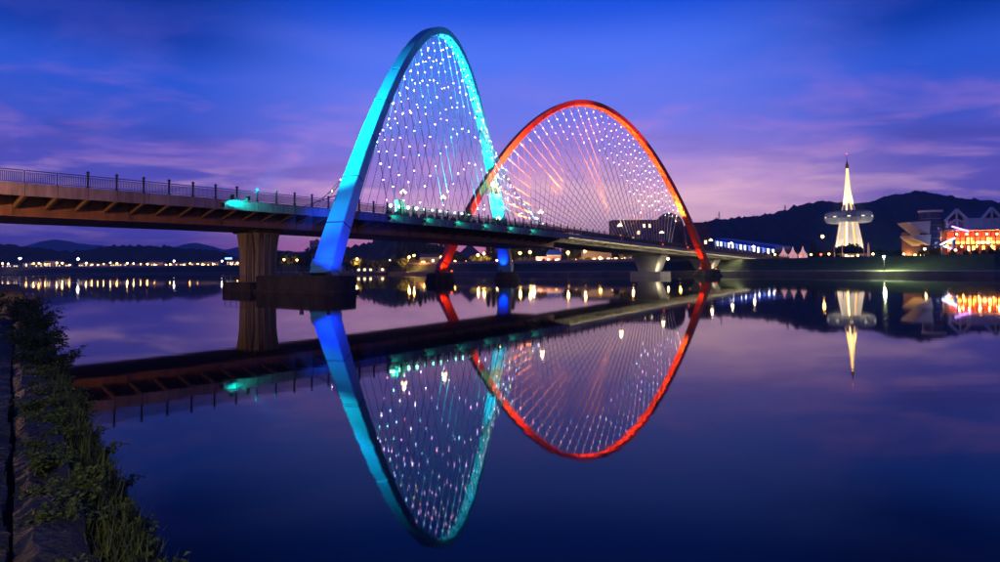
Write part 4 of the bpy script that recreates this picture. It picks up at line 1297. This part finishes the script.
# arcade: columns, red lit fascia, shop windows, bulbs
xs0, xs1 = hx(952), hx(1072); nb_ = 24
for k in range(nb_):
    x = xs0 + (xs1 - xs0) * (k + .5) / nb_; wv = (xs1 - xs0) / nb_
    MB().box((x, 2.7, (hz(241) + hz(237.5)) / 2), (wv - .08, .3, hz(237.5) - hz(241))).build('red_fascia', 'lit_red' if k < 4 or k % 4 else 'lit_orange', t)
    MB().box((x, 2.72, (hz(243.5) + hz(241.3)) / 2), (wv - .08, .3, hz(241.3) - hz(243.5))).build('lit_sign_band', 'lit_gold' if k % 5 in (1, 2, 3) and k > 4 else 'lit_orange', t)
    MB().box((x, 2.9, hz(250) + .6), (wv * .7, .15, 2.3)).build('shop_window', rs.choice(['lit_window_warm', 'lit_orange', 'glass', 'lit_red']), t)
    MB().box((xs0 + (xs1 - xs0) * k / nb_, -2.0, hz(231) / 2), (.32, .32, hz(231))).build('column', 'red_panel', t)
    MB().box((x, 2.85, (hz(237.4) + hz(232)) / 2), (wv - .1, .2, hz(232) - hz(237.4))).build('upper_panel', 'red_panel', t)
    if k % 2 == 0: link('bulb', SODS['sodium_pale'], t, (x, -1.6, hz(234.5)), 0, .36)
    if k % 3 == 1: link('bulb', SODS['sodium'], t, (x, -1.2, hz(246.5)), 0, .40)
for k in range(4): point('lamp', (xs0 + 3 + k * 7.5, -1.0, hz(236)), (1, .35, .1), 900, .4, t)
# purple neon bar and white stair rails at the left end
q0, q1 = lp(946.5, 227), lp(963, 231.8)
dd = V((q1.x - q0.x, 0, q1.z - q0.z)); MB().box(((q0.x + q1.x) / 2, -3.2, (q0.z + q1.z) / 2), (dd.length, .3, .55), Matrix.Rotation(-atan2(dd.z, dd.x), 3, 'Y')).build('neon_bar', 'lit_purple', t)
for (x0, y0, x1, y1) in ((934, 245, 948, 238.5), (937, 246.5, 944, 249)):
    q0, q1 = lp(x0, y0), lp(x1, y1); dd = q1 - q0; dd.y = 0
    MB().box(((q0.x + q1.x) / 2, -4, (q0.z + q1.z) / 2), (dd.length, .3, .45), Matrix.Rotation(-atan2(dd.z, dd.x), 3, 'Y')).build('stair_rail', 'lit_bluewhite', t)
MB().box((hx(947.5), -3.6, hz(239) / 2), (1.0, 1.0, hz(239))).build('stair_tower', 'white_panel', t)
street_lamp(924.7, 249, 240, .38, 'sodium_pale', 'warm post lamp left of the glass drum', 'street lamps on the right bank', 250)
street_lamp(947, 246, 238, .42, 'sodium', 'orange post lamp below the purple neon bar', 'street lamps on the right bank', 300)
street_lamp(955.5, 250, 236, .36, 'sodium_pale', 'warm post lamp before the red arcade', 'street lamps on the right bank', 250)

#@NEAR
# ------------------------------------------------------------------ the near bank: stone slabs, soil edge, weeds and shrubs
KD = V((-.617, .787, 0)); KN = V((.787, .617, 0))      # along the bank / towards the water


def K(s, n, z=0.0):
    q = KD * s + KN * n
    return V((q.x, q.y, z))


rk = random.Random(21)
for s_, n_, pw in ((70, -16, 30000), (-12, -9, 6500)):  # unseen lamps added beside the view: fill light for girder, pier and plants
    q = K(s_, n_, 1.2)
    t = thing('street_lamp', 'tall lamp added out of view on the near bank as warm fill', 'street lamp', q, 0, 'added fill lamps on the near bank')
    link('pole', sp_, t, (0, 0, -.1), 0, (1.3, 1.3, 9.2 / .9)); link('lamp_head', SODS['sodium'], t, (0, 0, 9.3), 0, .3)
    MB().box((0, 0, 9.62), (.7, .7, .12)).build('hood', 'fixture', t)
    point('lamp', (0, 0, 8.7), (1, .50, .16) if s_ > 0 else (1, .8, .4), pw, .3, t)
b = MB(); rows = []
for n, z in ((-60, 1.3), (-6, 1.05), (-3.2, .95), (.3, .92), (.78, .86), (1.10, .42), (1.3, -.6)):
    row = []
    for i in range(0, 121):
        s = -20 + i * 1.5
        j = .10 * noise.noise(V((s * .7, n * 2, 2))) if -2 < n < 1.4 else 0
        row.append(K(s, n + j, z + j * .8))
    rows.append(row)
b.loft(rows, cap=False, closed=False)
tag(b.build('near_bank', 'soil'), kind='structure')
pav = thing('stone_revetment', 'rows of rough dark stone slabs along the near bank', 'revetment', K(3, 0, .9))
pinv = Matrix.Translation(-pav.location)


def slab(s, n, ls, ln_, zt):
    b = MB(); ng, mg = 7, 5
    tx, ty = rk.uniform(.02, .09), rk.uniform(-.04, .04); sd = rk.random() * 99
    top = []
    for i in range(ng):
        for j in range(mg):
            u, v = i / (ng - 1) * 2 - 1, j / (mg - 1) * 2 - 1
            edge = max(abs(u), abs(v))
            ed = .07 * max(0, edge - .8) / .2
            wob = .035 * noise.noise(V((u * 2, v * 2, sd)))
            z = zt + tx * u + ty * v + .05 * noise.fractal(V((u * 1.6, v * 1.6, sd)), 1, 2, 3) - ed
            top.append(K(s + (u * .5 + wob) * ls, n + (v * .5 + wob) * ln_, z))
    fs = [(i * mg + j, (i + 1) * mg + j, (i + 1) * mg + j + 1, i * mg + j + 1) for i in range(ng - 1) for j in range(mg - 1)]
    per = [i * mg for i in range(ng)] + [(ng - 1) * mg + j for j in range(1, mg)] + [i * mg + mg - 1 for i in range(ng - 2, -1, -1)] + [j for j in range(mg - 2, 0, -1)]
    low = [V((top[i].x, top[i].y, zt - .35)) for i in per]
    base_ = len(top); k_ = len(per)
    fs += [(per[i], base_ + i, base_ + (i + 1) % k_, per[(i + 1) % k_]) for i in range(k_)]
    b.add(top + low, fs)
    o = b.build('stone_slab', 'stone', pav); o.matrix_parent_inverse = pinv
    return o


for n0, n1, sm in ((.012, .52, 34), (-1.35, -.012, 34), (-2.9, -1.38, 26)):
    s = 2.0
    while s < sm:
        ls = rk.uniform(.55, .95) * (1 if s < 12 else 1.5)
        slab(s + ls / 2, (n0 + n1) / 2 + rk.uniform(-.02, .02), ls - rk.uniform(.03, .07), (n1 - n0) - rk.uniform(.02, .05), 1.16 + rk.uniform(-.05, .05))
        s += ls


def leafy(h, r, nstem, nleaf, ls, mname, seed, droop=.35):
    """a bush: bent stems with single leaves along them"""
    rr = random.Random(seed); lf = MB(); st = MB()
    for i in range(nstem):
        a = rr.random() * 2 * pi; rad = r * (.35 + .65 * rr.random()); hh = h * (.55 + .45 * rr.random())
        p0 = V((cos(a) * r * .12, sin(a) * r * .12, -.05)); prev = p0
        pts = []
        for k in range(1, 7):
            f_ = k / 6
            q = V((cos(a) * rad * f_ ** 1.3, sin(a) * rad * f_ ** 1.3, hh * (f_ - droop * f_ ** 3 * .6))) + V((rr.uniform(-1, 1), rr.uniform(-1, 1), rr.uniform(-.5, .5))) * r * .07
            st.tube(prev, q, .012 * (1.2 - f_) * max(1, h), .010 * (1.1 - f_) * max(1, h) + .001, 4); pts.append((prev, q, f_)); prev = q
        for j in range(nleaf):
            p_, q_, f_ = rr.choice(pts)
            c = p_.lerp(q_, rr.random()); da = rr.random() * 2 * pi; tilt = rr.uniform(-.5, .9)
            d = V((cos(da) * cos(tilt), sin(da) * cos(tilt), sin(tilt))); sz = ls * rr.uniform(.55, 1.25)
            w = d.cross(V((rr.uniform(-.5, .5), rr.uniform(-.5, .5), 1))).normalized() * sz * .34
            c2 = c + d * sz * .3
            up = w.cross(d).normalized() * sz * .08
            tip = c2 + d * sz - V((0, 0, sz * .2))
            lf.add([c2, c2 + d * sz * .45 + w + up, tip, c2 + d * sz * .45 - w + up, c2 + d * sz * .5 - up], [(0, 4, 1), (1, 4, 2), (2, 4, 3), (3, 4, 0)])
    return st.mesh('stem', 'bark'), lf.mesh('foliage', mname)


SHR = [leafy(1.7, 1.25, 26, 75, .15, 'leaf_shrub', 60 + k) for k in range(3)]
WEED = [leafy(.55, .42, 16, 30, .075, 'leaf_weed', 80 + k, .6) for k in range(4)]
VINE = [leafy(.24, .42, 10, 18, .06, 'leaf_weed', 95 + k, 1.2) for k in range(2)]


def plant(kind, name, s, n, z, sc, label, group, cat):
    st, lf = kind[rk.randrange(len(kind))]
    t = thing(name, label, cat, K(s, n, z), rk.random() * 6.28, group); t.scale = (sc, sc, sc * rk.uniform(.85, 1.1))
    link('stem', st, t); link('foliage', lf, t)


for s in (17, 18.6, 20.2, 21.8, 23.4, 25.2, 27, 29, 31, 33.5, 36, 39, 42, 46):
    plant(SHR, 'shrub', s, .6 + rk.uniform(-.3, .25), .8, rk.uniform(.5, .7) if s < 30 else .8, 'dark bushy shrub overhanging the water along the near bank', 'shrubs along the near bank', 'shrub')
for s in (24, 28, 32, 36, 40, 45):
    plant(SHR, 'shrub', s, -1.2 + rk.uniform(-.6, .3), .95, 1.0, 'dark shrub set back from the water on the near bank', 'shrubs set back on the near bank', 'shrub')
s = 4.6
while s < 17:
    for n in (.36, .58, .80):
        if rk.random() < (.45 if n < .5 else .92):
            plant(WEED, 'weed', s + rk.uniform(-.15, .15), n + rk.uniform(-.12, .16), 1.05 if n < .5 else (.86 if n < .7 else .74), rk.uniform(.45, .85), 'leafy green weed on the soil edge between slabs and water', 'weeds along the soil edge', 'weed')
    s += .34 if s < 10 else .5
for s, n in ((5.3, .25), (6.4, .45), (7.3, .2), (8.8, .35), (10.4, .3), (7.9, -.5), (12, .2)):
    plant(VINE, 'creeping_weed', s, n, 1.1, rk.uniform(.7, 1.1), 'small creeping weed growing out of the stone slabs', 'weeds in the slab joints', 'weed')
for s in (5.0, 5.5, 6.0, 6.6):
    plant(WEED, 'weed', s, .85, .68, rk.uniform(.6, .8), 'tall leafy weed leaning out over the water at the bank foot', 'weeds leaning over the water', 'weed')
# grass
b = MB()
for i in range(8000):
    s = 3 + 32 * rk.random() ** 1.6; n = rk.choice((rk.uniform(.48, 1.0), rk.uniform(.48, 1.02), rk.uniform(.5, .9), rk.uniform(-3, .5)))
    if n < .47:
        if rk.random() < .9: continue
    z = .9 if n < .78 else .9 - (n - .78) * 1.4
    if n < .47: z = 1.0
    h = rk.uniform(.12, .42) * (1 if n > .47 else .6); a = rk.random() * 6.28; le = rk.uniform(.1, .6) * h
    p = K(s, n, z - .03); d = V((cos(a), sin(a), 0)); w = V((-sin(a), cos(a), 0)) * .007 * rk.uniform(.7, 1.5)
    b.add([p - w, p + w, p + d * le * .35 + V((0, 0, h * .6)) + w * .8, p + d * le * .35 + V((0, 0, h * .6)) - w * .8, p + d * le + V((0, 0, h))], [(0, 1, 2, 3), (3, 2, 4)])
tag(b.build('grass', 'blade'), 'thin unmown grass along the near bank edge', 'grass', None, 'stuff')

#@HAZE
# ------------------------------------------------------------------ the evening air
m = bpy.data.materials.new('haze'); m.use_nodes = True; MATS['haze'] = m
nt = m.node_tree; nt.nodes.clear()
o_ = nt.nodes.new('ShaderNodeOutputMaterial'); pv = nt.nodes.new('ShaderNodeVolumePrincipled')
pv.inputs['Color'].default_value = (0.35, 0.62, 1.0, 1); pv.inputs['Density'].default_value = 0.00017; pv.inputs['Anisotropy'].default_value = 0.0
nt.links.new(pv.outputs[0], o_.inputs['Volume'])
HZ = MB().box((0, 2650, 145), (12000, 5900, 292)).build('haze', 'haze')
tag(HZ, 'thin blue evening haze over the whole valley', 'haze', None, 'stuff')
